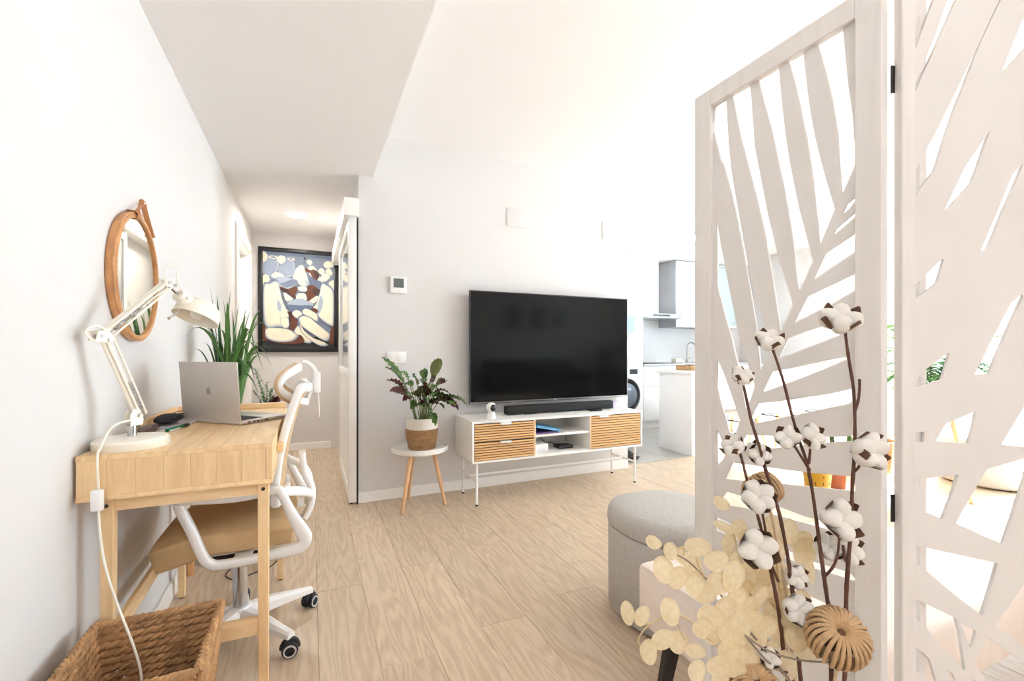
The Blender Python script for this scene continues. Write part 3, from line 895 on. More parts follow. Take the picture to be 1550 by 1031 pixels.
# fruit emblem on the lid: body with a bite, and a leaf
body = [(0, 0.62), (0.18, 0.72), (0.42, 0.74), (0.66, 0.62)]
body += [(0.50, 0.40), (0.46, 0.18), (0.52, -0.02), (0.72, -0.18)]
body += [(0.60, -0.50), (0.44, -0.76), (0.26, -0.86), (0.08, -0.80), (-0.10, -0.80), (-0.28, -0.87), (-0.46, -0.76), (-0.64, -0.46), (-0.74, -0.08), (-0.72, 0.30), (-0.56, 0.60), (-0.34, 0.73), (-0.14, 0.68)]
bodyc = [(p.x, p.y) for p in catmull([V((x, y, 0)) for x, y in body], 4, True)]
lf_ = [(0.02, 0.82), (0.10, 1.0), (0.24, 1.14), (0.38, 1.18), (0.38, 1.02), (0.28, 0.88), (0.14, 0.82)]
b = bmn()
for q in (bodyc, [(p.x, p.y) for p in catmull([V((x, y, 0)) for x, y in lf_], 4, True)]):
    prism(b, [(x * 0.0155, y * 0.0155) for x, y in q], 0.0004, MLid @ Matrix.Translation((LW * 0.5, LH * 0.5, 0.003 if sgn > 0 else -0.0034)))
obj('emblem', b, mat('polished_grey', (158, 154, 151), 0.35, metal=0.1), lid, 20)

# ------------------------------------------------------------------ small things lying on the desk by the wall
MAG = frame_m((-0.452, 2.01, DT), (0.6, 0.8, 0), (-0.8, 0.6, 0), (0, 0, 1))
mg = thing('magazine', 'white magazine lying under the pouch on the desk', 'magazine', (-0.452, 2.01, DT))
b = bmn(); box(b, -0.13, 0.13, -0.06, 0.06, 0.0005, 0.006, 0.0008, frame_m((-0.452, 1.93, DT), (0.12, 0.99, 0), (-0.99, 0.12, 0), (0, 0, 1))); obj('pages', b, mat('magazine_paper', (226, 224, 224), 0.4, var=0.06, scale=30), mg)
b = bmn(); box(b, -0.128, 0.128, -0.058, 0.03, 0.0061, 0.0066, 0, frame_m((-0.452, 1.93, DT), (0.12, 0.99, 0), (-0.99, 0.12, 0), (0, 0, 1))); obj('cover', b, mat('magazine_cover', (206, 204, 208), 0.25, var=0.18, scale=22), mg, 0)
pc = thing('pouch', 'black soft zipped pouch on top of the magazine on the desk', 'pouch', (-0.462, 1.97, DT + 0.007))
b = bmn(); blob(b, (-0.462, 1.965, DT + 0.023), 0.040, 0.085, 0.016, None, 3, 0.06, 3); obj('body', b, mat('black_fabric', (34, 33, 38), 0.8, bump=0.2), pc)
b = bmn(); tube(b, [(-0.435, 1.90, DT + 0.030), (-0.428, 1.965, DT + 0.035), (-0.432, 2.03, DT + 0.030)], 0.003, 6); obj('zip', b, M_BLACK, pc)
gc = thing('glasses_case', 'long brown leather glasses case beside the lamp base', 'glasses case', (-0.466, 1.77, DT))
b = bmn(); blob(b, (-0.470, 1.765, DT + 0.0145), 0.024, 0.075, 0.014, None, 3); obj('shell', b, mat('brown_leather', (74, 46, 40), 0.45, var=0.1), gc)
b = bmn(); tube(b, [V((-0.470, 1.765, DT + 0.0145)) + V((0.0244 * math.cos(a), 0.0755 * math.sin(a), 0)) for a in [2 * PI * k / 32 for k in range(32)]], 0.0012, 5, True); obj('seam', b, M_BLACK, gc)
pn = thing('marker_pen', 'green marker pen lying in front of the black pouch', 'pen', (-0.415, 1.80, DT))
b = bmn(); cyl(b, (-0.425, 1.79, DT + 0.006), (-0.400, 1.87, DT + 0.006), 0.0055, n=12); obj('barrel', b, mat('green_plastic', (20, 120, 78), 0.35), pn)
b = bmn(); cyl(b, (-0.400, 1.87, DT + 0.006), (-0.391, 1.90, DT + 0.006), 0.006, n=12); obj('cap', b, M_BLACK, pn)
gl = thing('eyeglasses', 'thin wire eyeglasses resting at the desk corner behind the pouch', 'eyeglasses', (-0.44, 2.15, DT))
b = bmn()
for dy in (-0.028, 0.028):
    tube(b, [V((-0.44 + 0.0 * dy, 2.15 + dy, DT + 0.021)) + V((0, 0.021 * math.cos(a), 0.018 * math.sin(a))) for a in [2 * PI * k / 20 for k in range(20)]], 0.0014, 6, True)
tube(b, [(-0.44, 2.143, DT + 0.026), (-0.44, 2.15, DT + 0.029), (-0.44, 2.157, DT + 0.026)], 0.0014, 6); obj('rims', b, M_BLACK, gl)
for dy in (-0.05, 0.05):
    b = bmn(); tube(b, [(-0.44, 2.15 + dy, DT + 0.024), (-0.49, 2.15 + dy, DT + 0.02), (-0.515, 2.15 + dy, DT + 0.003)], 0.0013, 6); obj('temple', b, M_BLACK, gl)

# ------------------------------------------------------------------ office chair
CC = V((-0.235, 1.915, 0))
ch = thing('office_chair', 'white office chair with tan seat and headrest pushed under the desk', 'chair', CC)
M_SEAT = mat('tan_mesh_fabric', (206, 174, 130), 0.85, var=0.04, scale=30, bump=0.25, bscale=500)
M_BACK = mat('tan_back_mesh', (206, 178, 142), 0.85, var=0.05, scale=40, bump=0.2, bscale=500)
base = None
b = bmn(); lathe(b, [(0, 0.05), (0.03, 0.05), (0.042, 0.062), (0.040, 0.105), (0.034, 0.116), (0, 0.118)], 24, Matrix.Translation(CC)); base = obj('base_hub', b, M_WHITE, ch)
for k in range(5):
    a = math.radians(24 - 72 * k)
    d = V((math.cos(a), math.sin(a), 0)); pnt = CC + d * 0.255
    b = bmn()
    pts = [CC + d * 0.025 + V((0, 0, 0.086)), CC + d * 0.10 + V((0, 0, 0.088)), CC + d * 0.18 + V((0, 0, 0.080)), CC + d * 0.262 + V((0, 0, 0.072))]
    rings = []
    s_ = V((0, 0, 1)).cross(d)
    for q, w_, h_ in zip(pts, (0.062, 0.052, 0.040, 0.030), (0.05, 0.044, 0.030, 0.020)):
        rings.append([b.verts.new(q + s_ * x * w_ / 2 + V((0, 0, z * h_ / 2))) for x, z in ((-1, -1), (1, -1), (1, 0.4), (0.45, 1), (-0.45, 1), (-1, 0.4))])
    for A, B in zip(rings, rings[1:]):
        for j in range(6):
            b.faces.new((A[j], A[(j + 1) % 6], B[(j + 1) % 6], B[j]))
    b.faces.new(list(reversed(rings[0]))); b.faces.new(rings[-1])
    obj('base_arm', b, M_WHITE, ch, 30)
    # caster
    ca = a + 0.5 + k * 0.35
    wd = V((math.cos(ca), math.sin(ca), 0)); hub = pnt + V((0, 0, 0.027)); side = V((-wd.y, wd.x, 0))
    b = bmn(); cyl(b, pnt + V((0, 0, 0.064)), pnt + V((0, 0, 0.045)), 0.006, n=10)
    tube(b, [hub + wd * 0.022 * math.cos(q) + V((0, 0, 0.028 * math.sin(q))) for q in [PI * j / 8 for j in range(9)]], [0.012] * 9, 8)
    cs = obj('caster', b, M_RUBBER, ch)
    for sg in (-1, 1):
        b = bmn()
        Mw = frame_m(hub + side * sg * 0.015, wd, (0, 0, 1), side * sg)
        lathe(b, [(0, -0.009), (0.022, -0.009), (0.0255, -0.006), (0.0265, 0.0), (0.0255, 0.006), (0.020, 0.009), (0, 0.009)], 24, Mw); obj('wheel', b, M_RUBBER, cs)
        b = bmn(); lathe(b, [(0.015, 0.009), (0.021, 0.009), (0.0205, 0.0105), (0.0155, 0.0105)], 24, Mw); obj('wheel_ring', b, mat('pale_grey_plastic', (206, 204, 200), 0.4), cs)
b = bmn(); cyl(b, CC + V((0, 0, 0.1185)), CC + V((0, 0, 0.275)), 0.025, n=24); obj('gas_sleeve', b, M_CHROME, ch)
b = bmn(); cyl(b, CC + V((0, 0, 0.25)), CC + V((0, 0, 0.36)), 0.014, n=20); obj('gas_piston', b, M_CHROME, ch)
b = bmn(); lathe(b, [(0.026, 0.268), (0.03, 0.268), (0.03, 0.288), (0.026, 0.288)], 24, Matrix.Translation(CC)); obj('sleeve_collar', b, M_BLACK, ch)
b = bmn(); box(b, CC.x - 0.09, CC.x + 0.09, CC.y - 0.07, CC.y + 0.07, 0.345, 0.372, 0.008); obj('tilt_mechanism', b, M_BLACK, ch)
# seat cushion: waterfall front towards the wall
sb = bmesh.new()
NX, NY = 16, 14
x0s, x1s, hw = -0.462, -0.045, 0.222
top, bot = [], []
for i in range(NX + 1):
    u = i / NX
    rowt, rowb = [], []
    for j in range(NY + 1):
        v = j / NY * 2 - 1
        x = x0s + (x1s - x0s) * u
        wy = hw * (1 - 0.05 * (1 - u) ** 2.5 - 0.16 * (1 - u) ** 14 - 0.04 * u ** 6)
        ed = max(abs(v) ** 5, (abs(2 * u - 1)) ** 6)
        fr0 = max(0, 0.42 - u) / 0.42
        zt = 0.460 + 0.010 * (1 - ed) - 0.012 * abs(v) ** 6 - 0.034 * fr0 ** 2.4 + 0.010 * math.sin(u * 3.1)
        zb = 0.386 + 0.006 * abs(v) ** 4 - 0.048 * fr0 ** 1.2
        rowt.append(sb.verts.new((x, CC.y + v * wy, zt)))
        rowb.append(sb.verts.new((x + (0.02 if i == 0 else (-0.012 if i == NX else 0)), CC.y + v * wy * 0.97, zb)))
    top.append(rowt); bot.append(rowb)
for i in range(NX):
    for j in range(NY):
        sb.faces.new((top[i][j], top[i + 1][j], top[i + 1][j + 1], top[i][j + 1]))
        sb.faces.new((bot[i][j], bot[i][j + 1], bot[i + 1][j + 1], bot[i + 1][j]))
for i in range(NX):
    sb.faces.new((top[i][0], bot[i][0], bot[i + 1][0], top[i + 1][0]))
    sb.faces.new((top[i][NY], top[i + 1][NY], bot[i + 1][NY], bot[i][NY]))
for j in range(NY):
    sb.faces.new((top[0][j], top[0][j + 1], bot[0][j + 1], bot[0][j]))
    sb.faces.new((top[NX][j], bot[NX][j], bot[NX][j + 1], top[NX][j + 1]))
st_ = obj('seat', sb, M_SEAT, ch, 50)
sm = st_.modifiers.new('round', 'BEVEL'); sm.width = 0.022; sm.segments = 3; sm.limit_method = 'ANGLE'; sm.angle_limit = math.radians(50)
b = bmn(); box(b, -0.40, -0.07, CC.y - 0.17, CC.y + 0.17, 0.372, 0.384, 0.004); obj('seat_pan', b, M_WHITE, ch)
# arm loops
for sgy in (-1, 1):
    y = CC.y + sgy * 0.252
    loop = [(-0.365, 0.575), (-0.36, 0.588), (-0.335, 0.590), (-0.22, 0.582), (-0.13, 0.590), (-0.098, 0.592), (-0.085, 0.575), (-0.058, 0.51), (-0.025, 0.445), (-0.015, 0.42), (-0.028, 0.397), (-0.06, 0.388), (-0.16, 0.378), (-0.255, 0.376), (-0.285, 0.385), (-0.305, 0.415), (-0.335, 0.50)]
    pts = catmull([V((x + 0.0, y, z)) for x, z in loop], 4, True)
    wsl = [0.026 + 0.016 * max(0.0, 1 - math.hypot(q.x + 0.03, q.z - 0.425) / 0.12) for q in pts]
    b = bmn(); band(b, pts, 0.026, 0.030, closed=True, upv=(0, 1, 0), ws=wsl); al = obj('arm_loop', b, M_WHITE, ch, 50)
    b = bmn(); band(b, [(-0.36, y, 0.6045), (-0.30, y, 0.606), (-0.2, y, 0.599), (-0.13, y, 0.604)], 0.042, 0.008); obj('arm_pad', b, M_WHITE, al, 50)
    b = bmn(); band(b, [(-0.20, y - sgy * 0.012, 0.38), (-0.20, CC.y + sgy * 0.15, 0.375)], 0.05, 0.014); obj('arm_bracket', b, M_WHITE, al, 50)
# back frame: two side bars, top and bottom bars, spine, mesh
def bk(u, w):
    """point of the back: u 0..1 up, w -1..1 across"""
    x = -0.082 + 0.075 * u + 0.018 * math.sin(u * PI) * -1 - 0.028 * w * w
    half = 0.205 - 0.03 * u ** 2
    return V((x, CC.y + w * half, 0.535 + 0.375 * u))
b = bmn()
lp_ = [bk(0, w) for w in (-1, -0.5, 0, 0.5)] + [bk(u, 1) for u in (0, 0.25, 0.5, 0.75)] + [bk(1, w) for w in (1, 0.5, 0, -0.5)] + [bk(u, -1) for u in (1, 0.75, 0.5, 0.25)]
band(b, catmull(lp_, 5, True), 0.030, 0.026, closed=True, upv=(1, 0, 0)); bf = obj('back_frame', b, M_WHITE, ch, 50)
b = bmn()
G = [[b.verts.new(bk(u / 10, -1 + 2 * w / 12) + V((-0.004, 0, 0))) for w in range(13)] for u in range(11)]
for i in range(10):
    for j in range(12):
        b.faces.new((G[i][j], G[i][j + 1], G[i + 1][j + 1], G[i + 1][j]))
bmm = obj('back_mesh', b, M_BACK, ch, 60)
md = bmm.modifiers.new('thickness', 'SOLIDIFY'); md.thickness = 0.006
b = bmn(); band(b, catmull([V((-0.235, CC.y, 0.365)), V((-0.10, CC.y, 0.372)), V((-0.02, CC.y, 0.41)), V((0.008, CC.y, 0.50)), V((-0.02, CC.y, 0.58)), V((-0.03, CC.y, 0.66))], 5), 0.07, 0.022, upv=(1, 0, 1)); obj('back_spine', b, M_WHITE, ch, 50)
for sgy in (-1, 1):
    b = bmn(); band(b, catmull([V((-0.012, CC.y, 0.47)), V((0.0, CC.y + sgy * 0.10, 0.52)), V((-0.03, CC.y + sgy * 0.19, 0.56)), V((-0.085, CC.y + sgy * 0.245, 0.583))], 5), 0.03, 0.02, upv=(1, 0, 0)); obj('arm_brace', b, M_WHITE, ch, 50)
# headrest: bowed ring with pad, neck and hanging tag
def hr(a, rx, rz, dx=0.0):
    yy = 0.125 * math.cos(a) * rx
    bow = 0.072 * (1 - (yy / 0.125) ** 2)
    return V((-0.098 + bow + dx - 0.012 * math.sin(a), CC.y + yy, 0.918 + 0.066 * math.sin(a) * rz))
A_ = [2 * PI * k / 48 for k in range(48)]
b = bmn(); band(b, [hr(a, 1, 1) for a in A_], 0.028, 0.018, closed=True, upv=(1, 0, 0)); hrr = obj('headrest_ring', b, M_WHITE, ch, 50)
b = bmn(); band(b, [hr(a, 0.97, 0.97, -0.015) for a in A_], 0.036, 0.016, closed=True, upv=(1, 0, 0)); obj('headrest_pad', b, M_BACK, hrr, 50)
b = bmn(); band(b, catmull([V((-0.012, CC.y, 0.86)), V((0.012, CC.y, 0.93)), V((0.016, CC.y, 0.97)), V((-0.01, CC.y, 1.0)), V((-0.028, CC.y, 1.005))], 5), 0.034, 0.016, upv=(1, 0, 0)); obj('headrest_stem', b, M_WHITE, ch, 50)
b = bmn(); box(b, 0.010, 0.036, CC.y - 0.022, CC.y + 0.022, 0.885, 0.965, 0.006); obj('height_clip', b, M_WHITE, ch)
b = bmn()
for dy in (-0.006, 0.006):
    tube(b, [(0.026, CC.y + dy, 0.886), (0.029, CC.y + dy, 0.84), (0.031, CC.y + dy * 0.8, 0.79)], 0.003, 6)
obj('hanging_tag', b, mat('clear_plastic', (236, 232, 226), 0.2), ch)

# ------------------------------------------------------------------ woven basket by the desk
BX0, BX1, BY0, BY1, BZ = -0.49, -0.222, 1.155, 1.448, 0.360
bk_ = thing('woven_basket', 'brown woven seagrass basket on the floor in front of the desk', 'basket', ((BX0 + BX1) / 2, (BY0 + BY1) / 2, 0))
M_GRASS = mat('seagrass', (184, 142, 98), 0.8, var=0.28, scale=26, bump=0.5, bscale=120)
M_GRASS2 = mat('seagrass_dark', (156, 110, 68), 0.85, var=0.2, scale=30, bump=0.4, bscale=120)
def corner(i, z):
    ins = 0.035 * (1 - z / BZ)
    return [V((BX0 + ins, BY0 + ins, z)), V((BX1 - ins, BY0 + ins, z)), V((BX1 - ins, BY1 - ins, z)), V((BX0 + ins, BY1 - ins, z))][i % 4]
rows = 19
for side in range(4):
    b = bmn(); rnd = random.Random(side)
    for k in range(rows):
        z = 0.016 + (BZ - 0.03) * k / (rows - 1)
        p0, p1 = corner(side, z), corner(side + 1, z)
        d = (p1 - p0).normalized(); nn = V((d.y, -d.x, 0))
        n_ = 30
        for tw in (0, PI):
            pts = [p0.lerp(p1, i / n_) + nn * (0.0042 * math.cos(i * 1.25 + tw + k * 0.9) + rnd.uniform(-0.0012, 0.0012)) + V((0, 0, 0.0045 * math.sin(i * 1.25 + tw + k * 0.9) + rnd.uniform(-0.0012, 0.0012))) for i in range(n_ + 1)]
            tube(b, pts, 0.0072, 5)
    obj('woven_side', b, M_GRASS, bk_, 60)
b = bmn()
for k in range(16):
    t_ = (k + 0.5) / 16
    tube(b, [corner(0, 0.012).lerp(corner(3, 0.012), t_), corner(1, 0.012).lerp(corner(2, 0.012), t_)], 0.0105, 6)
obj('woven_bottom', b, M_GRASS2, bk_, 60)
b = bmn()
for side in range(4):
    p0, p1 = corner(side, BZ), corner(side + 1, BZ)
    n_ = 34; d = (p1 - p0).normalized(); nn = V((d.y, -d.x, 0))
    for tw in (0, 2.1, 4.2):
        tube(b, [p0.lerp(p1, i / n_) + nn * 0.0055 * math.cos(i * 1.1 + tw) + V((0, 0, 0.0055 * math.sin(i * 1.1 + tw))) for i in range(n_ + 1)], 0.0062, 5)
obj('braided_rim', b, M_GRASS, bk_, 60)
for side in range(4):
    b = bmn(); tube(b, [corner(side, 0.01), corner(side, BZ)], 0.0085, 6); obj('corner_rod', b, M_GRASS2, bk_)
cb = thing('charger_box', 'dark charger box standing inside the woven basket', 'charger', (-0.345, 1.33, 0.0226))
b = bmn(); box(b, -0.375, -0.315, 1.315, 1.36, 0.0232, 0.175, 0.004); obj('case', b, mat('dark_brown_plastic', (52, 40, 34), 0.5), cb)
b = bmn(); box(b, -0.36, -0.33, 1.33, 1.345, 0.1745, 0.183, 0.002); obj('socket', b, M_BLACK, cb)

# ------------------------------------------------------------------ plants behind the desk on a low bench
pb = thing('plant_bench', 'small wooden bench holding the plants behind the desk', 'bench', (-0.35, 2.76, 0))
b = bmn(); box(b, -0.525, -0.155, 2.505, 3.03, 0.475, 0.497, 0.004); obj('bench_top', b, M_DESK, pb)
for x, y in ((-0.49, 2.545), (-0.205, 2.58), (-0.49, 2.99), (-0.19, 2.99)):
    dx, dy = (-0.022 if x < -0.35 else 0.01), (-0.01 if y < 2.8 else 0.015)
    b = bmn(); tube(b, [(x, y, 0.4745), (x + dx, y + dy, 0.0)], [0.019, 0.013], 12); obj('leg', b, wood('reddish_leg', (214, 160, 104), (170, 112, 64), 'Z', 0.45, 8, 3, 3), pb)
b = bmn(); box(b, -0.48, -0.2, 2.535, 2.56, 0.44, 0.4745, 0.003); obj('apron', b, M_DESKX, pb)

M_SOIL = mat('potting_soil', (62, 46, 36), 0.95, var=0.3, scale=60, bump=0.6)
def blade(bm, base, tip, w, sag, n=9, fold=0.25, twist=0.0, tipw=0.05):
    """strap leaf: arching ribbon with a folded midrib"""
    base, tip = V(base), V(tip)
    mid = base.lerp(tip, 0.5) + V((0, 0, sag))
    rows_ = []
    for i in range(n + 1):
        t = i / n
        p = base * (1 - t) ** 2 + mid * 2 * t * (1 - t) + tip * t * t
        d = ((mid - base) * (1 - t) + (tip - mid) * t).normalized()
        s = d.cross(V((0, 0, 1)))
        s = s.normalized() if s.length > 0.05 else V((1, 0, 0))
        u = s.cross(d).normalized()
        s = (s * math.cos(twist) + u * math.sin(twist)).normalized(); u = s.cross(d)
        ww = w * (0.55 + 1.8 * t * (1 - t)) * (1 - t ** 4) / 2 + w * tipw * (1 - t)
        ww = max(ww, 0.0004)
        rows_.append([bm.verts.new(p - s * ww + u * ww * fold), bm.verts.new(p), bm.verts.new(p + s * ww + u * ww * fold)])
    for A, B in zip(rows_, rows_[1:]):
        bm.faces.new((A[0], A[1], B[1], B[0])); bm.faces.new((A[1], A[2], B[2], B[1]))
    bm.normal_update()

def broad_leaf(bm, base, tip, w, sag, n=10, wave=0.012, roll=0.0, freq=9, ph=0.0):
    """broad lance leaf with a wavy edge"""
    base, tip = V(base), V(tip)
    mid = base.lerp(tip, 0.5) + V((0, 0, sag))
    rows_ = []
    for i in range(n + 1):
        t = i / n
        p = base * (1 - t) ** 2 + mid * 2 * t * (1 - t) + tip * t * t
        d = ((mid - base) * (1 - t) + (tip - mid) * t).normalized()
        s = d.cross(V((0, 0, 1)))
        s = s.normalized() if s.length > 0.08 else d.orthogonal().normalized()
        u = s.cross(d).normalized()
        s = (s * math.cos(roll) + u * math.sin(roll)).normalized(); u = s.cross(d)
        hw_ = w / 2 * (math.sin(PI * min(1, t * 0.92 + 0.06)) ** 0.75) * (1 - 0.25 * t)
        hw_ = max(hw_ if i < n else 0.0, 0.0006)
        row = []
        for j in range(-2, 3):
            k = j / 2
            row.append(bm.verts.new(p + s * hw_ * k + u * (abs(k) * hw_ * 0.28 + wave * (abs(k) ** 2) * math.sin(freq * t * PI + ph + (0 if k > 0 else 1.3)))))
        rows_.append(row)
    for A, B in zip(rows_, rows_[1:]):
        for j in range(4):
            bm.faces.new((A[j], A[j + 1], B[j + 1], B[j]))
    bm.normal_update()

M_STRAP = leafmat('strap_leaf', (58, 100, 40), (40, 78, 30), (74, 116, 52), stripes=30)
sp = thing('strap_leaf_plant', 'tall plant with long arching green strap leaves behind the laptop', 'plant', (-0.37, 2.64, 0.497))
b = bmn(); lathe(b, [(0, 0.0), (0.075, 0.0), (0.08, 0.006), (0.098, 0.21), (0.1, 0.225), (0.093, 0.226), (0.088, 0.20), (0, 0.198)], 32, Matrix.Translation((-0.37, 2.64, 0.4975))); obj('pot', b, mat('grey_ceramic', (196, 192, 186), 0.4), sp)
b = bmn(); lathe(b, [(0, 0.207), (0.088, 0.205)], 24, Matrix.Translation((-0.37, 2.64, 0.4975))); obj('soil', b, M_SOIL, sp)
rnd = random.Random(11)
hero = [(318, 432, 2.20), (349, 440, 2.24), (338, 455, 2.3), (383, 462, 2.30), (372, 468, 2.25), (395, 478, 2.4), (398, 490, 2.3), (274, 512, 2.05), (410, 530, 2.35), (418, 567, 2.3), (402, 590, 2.25), (392, 600, 2.2),
        (395, 540, 2.28), (388, 520, 2.2), (300, 470, 2.3), (312, 500, 2.32), (364, 500, 2.2), (376, 545, 2.15), (385, 575, 2.15), (330, 470, 2.25), (352, 470, 2.3), (341, 480, 2.1), (322, 500, 2.2), (333, 500, 2.15), (357, 500, 2.3), (308, 520, 2.25), (368, 520, 2.35), (347, 505, 2.2), (372, 590, 2.1), (336, 520, 2.3), (380, 505, 2.32), (350, 520, 2.12), (326, 530, 2.2), (360, 530, 2.2),
        (398, 470, 2.2), (406, 500, 2.15), (400, 515, 2.3), (388, 545, 2.05), (410, 555, 2.2), (292, 530, 2.15), (300, 495, 2.2), (364, 450, 2.25), (328, 446, 2.3), (378, 480, 2.15), (398, 560, 2.1), (344, 458, 2.15)]
for i, (u, v, t) in enumerate(hero):
    tip = P(u, v, t)
    tip.x = max(tip.x, WX + 0.012)
    a = rnd.uniform(0, 6.28)
    bs_ = V((-0.37 + 0.035 * math.cos(a), 2.64 + 0.035 * math.sin(a), 0.695))
    out = math.hypot(tip.x - bs_.x, tip.y - bs_.y)
    b = bmn(); blade(b, bs_, tip, rnd.uniform(0.012, 0.020), 0.05 + 1.45 * out + 0.10 * max(0, 0.95 - tip.z), 11, 0.3, rnd.uniform(-0.5, 0.5))
    for v_ in b.verts:
        v_.co.x = max(v_.co.x, WX + 0.006)
    o = obj('leaf', b, M_STRAP, sp, 80)

dp = thing('dark_leaf_plant', 'small plant with burgundy leaves and green sprigs at the far end of the bench', 'plant', (-0.22, 2.90, 0.497))
b = bmn(); lathe(b, [(0, 0.0), (0.055, 0.0), (0.06, 0.005), (0.075, 0.19), (0.07, 0.192), (0.066, 0.175), (0, 0.174)], 28, Matrix.Translation((-0.22, 2.90, 0.4975))); obj('pot', b, mat('white_ceramic', (232, 230, 226), 0.35), dp)
b = bmn(); lathe(b, [(0, 0.178), (0.066, 0.177)], 24, Matrix.Translation((-0.22, 2.90, 0.4975))); obj('soil', b, M_SOIL, dp)
M_BURG = leafmat('burgundy_leaf', (72, 34, 40), (52, 26, 32), (92, 46, 50))
M_SPRIG = leafmat('sprig_leaf', (84, 128, 74), (60, 104, 56), (110, 146, 96), stripes=20)
for i, (u, v, t) in enumerate([(432, 592, 2.55), (426, 602, 2.5), (418, 597, 2.6), (431, 606, 2.56), (421, 610, 2.5), (412, 606, 2.5)]):
    b = bmn(); broad_leaf(b, (-0.215, 2.9, 0.68), P(u, v, t), 0.05, 0.05, 8, 0.006, 0.4 * math.sin(i), 5, i); obj('leaf', b, M_BURG, dp, 80)
for i, (u, v, t) in enumerate([(386, 558, 2.5), (392, 575, 2.52), (404, 578, 2.56), (410, 590, 2.6), (398, 592, 2.5), (414, 585, 2.6), (383, 590, 2.5)]):
    tip = P(u, v, t); b0 = V((-0.225, 2.9, 0.68))
    b = bmn(); tube(b, [b0, b0.lerp(tip, 0.5) + V((0, 0, 0.02)), tip], 0.0018, 5)
    for k in range(9):
        q = b0.lerp(tip, 0.3 + 0.08 * k)
        a = k * 2.4
        blade(b, q, q + V((0.028 * math.cos(a), 0.028 * math.sin(a), 0.014)), 0.011, 0.004, 4)
    obj('sprig', b, M_SPRIG, dp, 80)

# black charger unit with a cable under the bench
ps = thing('power_unit', 'black electrical unit with a teal light on the floor under the bench', 'power unit', (-0.36, 2.66, 0))
b = bmn(); box(b, -0.46, -0.22, 2.60, 2.76, 0.0005, 0.085, 0.012); obj('body', b, M_BLACK, ps)
b = bmn(); box(b, -0.435, -0.375, 2.5975, 2.602, 0.045, 0.068, 0.002); obj('status_light', b, mat('teal_plastic', (40, 132, 134), 0.25), ps)
b = bmn(); box(b, -0.35, -0.26, 2.5975, 2.602, 0.03, 0.06, 0.002); obj('front_panel', b, M_RUBBER, ps)
b = bmn(); tube(b, catmull([(-0.34, 2.598, 0.02), (-0.34, 2.55, 0.004), (-0.36, 2.45, 0.0035), (-0.30, 2.38, 0.0035), (-0.25, 2.42, 0.0035), (-0.18, 2.46, 0.0035), (-0.13, 2.60, 0.0035), (-0.12, 2.80, 0.0035)], 6), 0.003, 6); obj('cable', b, M_BLACK, ps)

# ------------------------------------------------------------------ tray side table and its plant
TC = V((0.675, 3.03, 0))
tb = thing('side_table', 'white round tray table on three splayed wooden legs by the wall', 'table', TC)
b = bmn(); lathe(b, [(0, 0.372), (0.178, 0.372), (0.187, 0.378), (0.190, 0.405), (0.188, 0.408), (0.184, 0.406), (0.181, 0.390), (0.176, 0.386), (0, 0.386)], 56, Matrix.Translation(TC)); obj('tray_top', b, mat('tray_white', (240, 239, 235), 0.4), tb)
for (fx, fy) in ((0.537, 2.925), (0.835, 2.975), (0.628, 3.195)):
    d = (V((fx, fy, 0)) - TC).normalized()
    b = bmn(); tube(b, [TC + d * 0.09 + V((0, 0, 0.3715)), V((fx, fy, 0.0))], [0.0155, 0.0105], 14); lg = obj('leg', b, M_BEECH, tb)
b = bmn(); lathe(b, [(0, 0.352), (0.11, 0.352), (0.115, 0.358), (0.115, 0.3715), (0, 0.3715)], 32, Matrix.Translation(TC)); obj('leg_ring', b, M_WHITE, tb)

PC = V((0.69, 3.04, 0.3868))
cp = thing('potted_plant', 'patterned leafy plant in a white and brown woven pot on the tray table', 'plant', PC)
b = bmn(); lathe(b, [(0, 0.0), (0.078, 0.0), (0.086, 0.005), (0.097, 0.06), (0.1028, 0.13), (0.1035, 0.135)], 48, Matrix.Translation(PC))
for k in range(13):
    rr = 0.087 + 0.016 * min(1, k / 9)
    tube(b, [PC + V((rr * math.cos(a), rr * math.sin(a), 0.008 + k * 0.0100)) for a in [2 * PI * j / 40 for j in range(40)]], 0.0058, 5, True)
obj('basket_pot', b, mat('woven_brown', (172, 132, 92), 0.8, var=0.2, scale=40, bump=0.4, bscale=160), cp, 50)
b = bmn(); lathe(b, [(0.1035, 0.135), (0.1065, 0.137), (0.1045, 0.205), (0.1015, 0.208), (0.098, 0.204), (0.098, 0.15), (0.09, 0.14)], 48, Matrix.Translation(PC)); obj('white_band', b, mat('white_woven', (232, 226, 216), 0.75, bump=0.3, bscale=150), cp)
b = bmn(); lathe(b, [(0, 0.186), (0.099, 0.184)], 32, Matrix.Translation(PC)); obj('soil', b, M_SOIL, cp)
M_CAL = leafmat('patterned_leaf', (98, 130, 58), (54, 92, 42), (98, 46, 46), stripes=34)
M_CAL2 = leafmat('burgundy_under', (98, 42, 44), (74, 32, 36), (88, 122, 50), stripes=20)
M_CAL3 = leafmat('patterned_leaf_green', (98, 130, 58), (54, 92, 42), (104, 112, 62), stripes=34)
M_STEM = mat('green_stem', (120, 132, 82), 0.5, var=0.15)
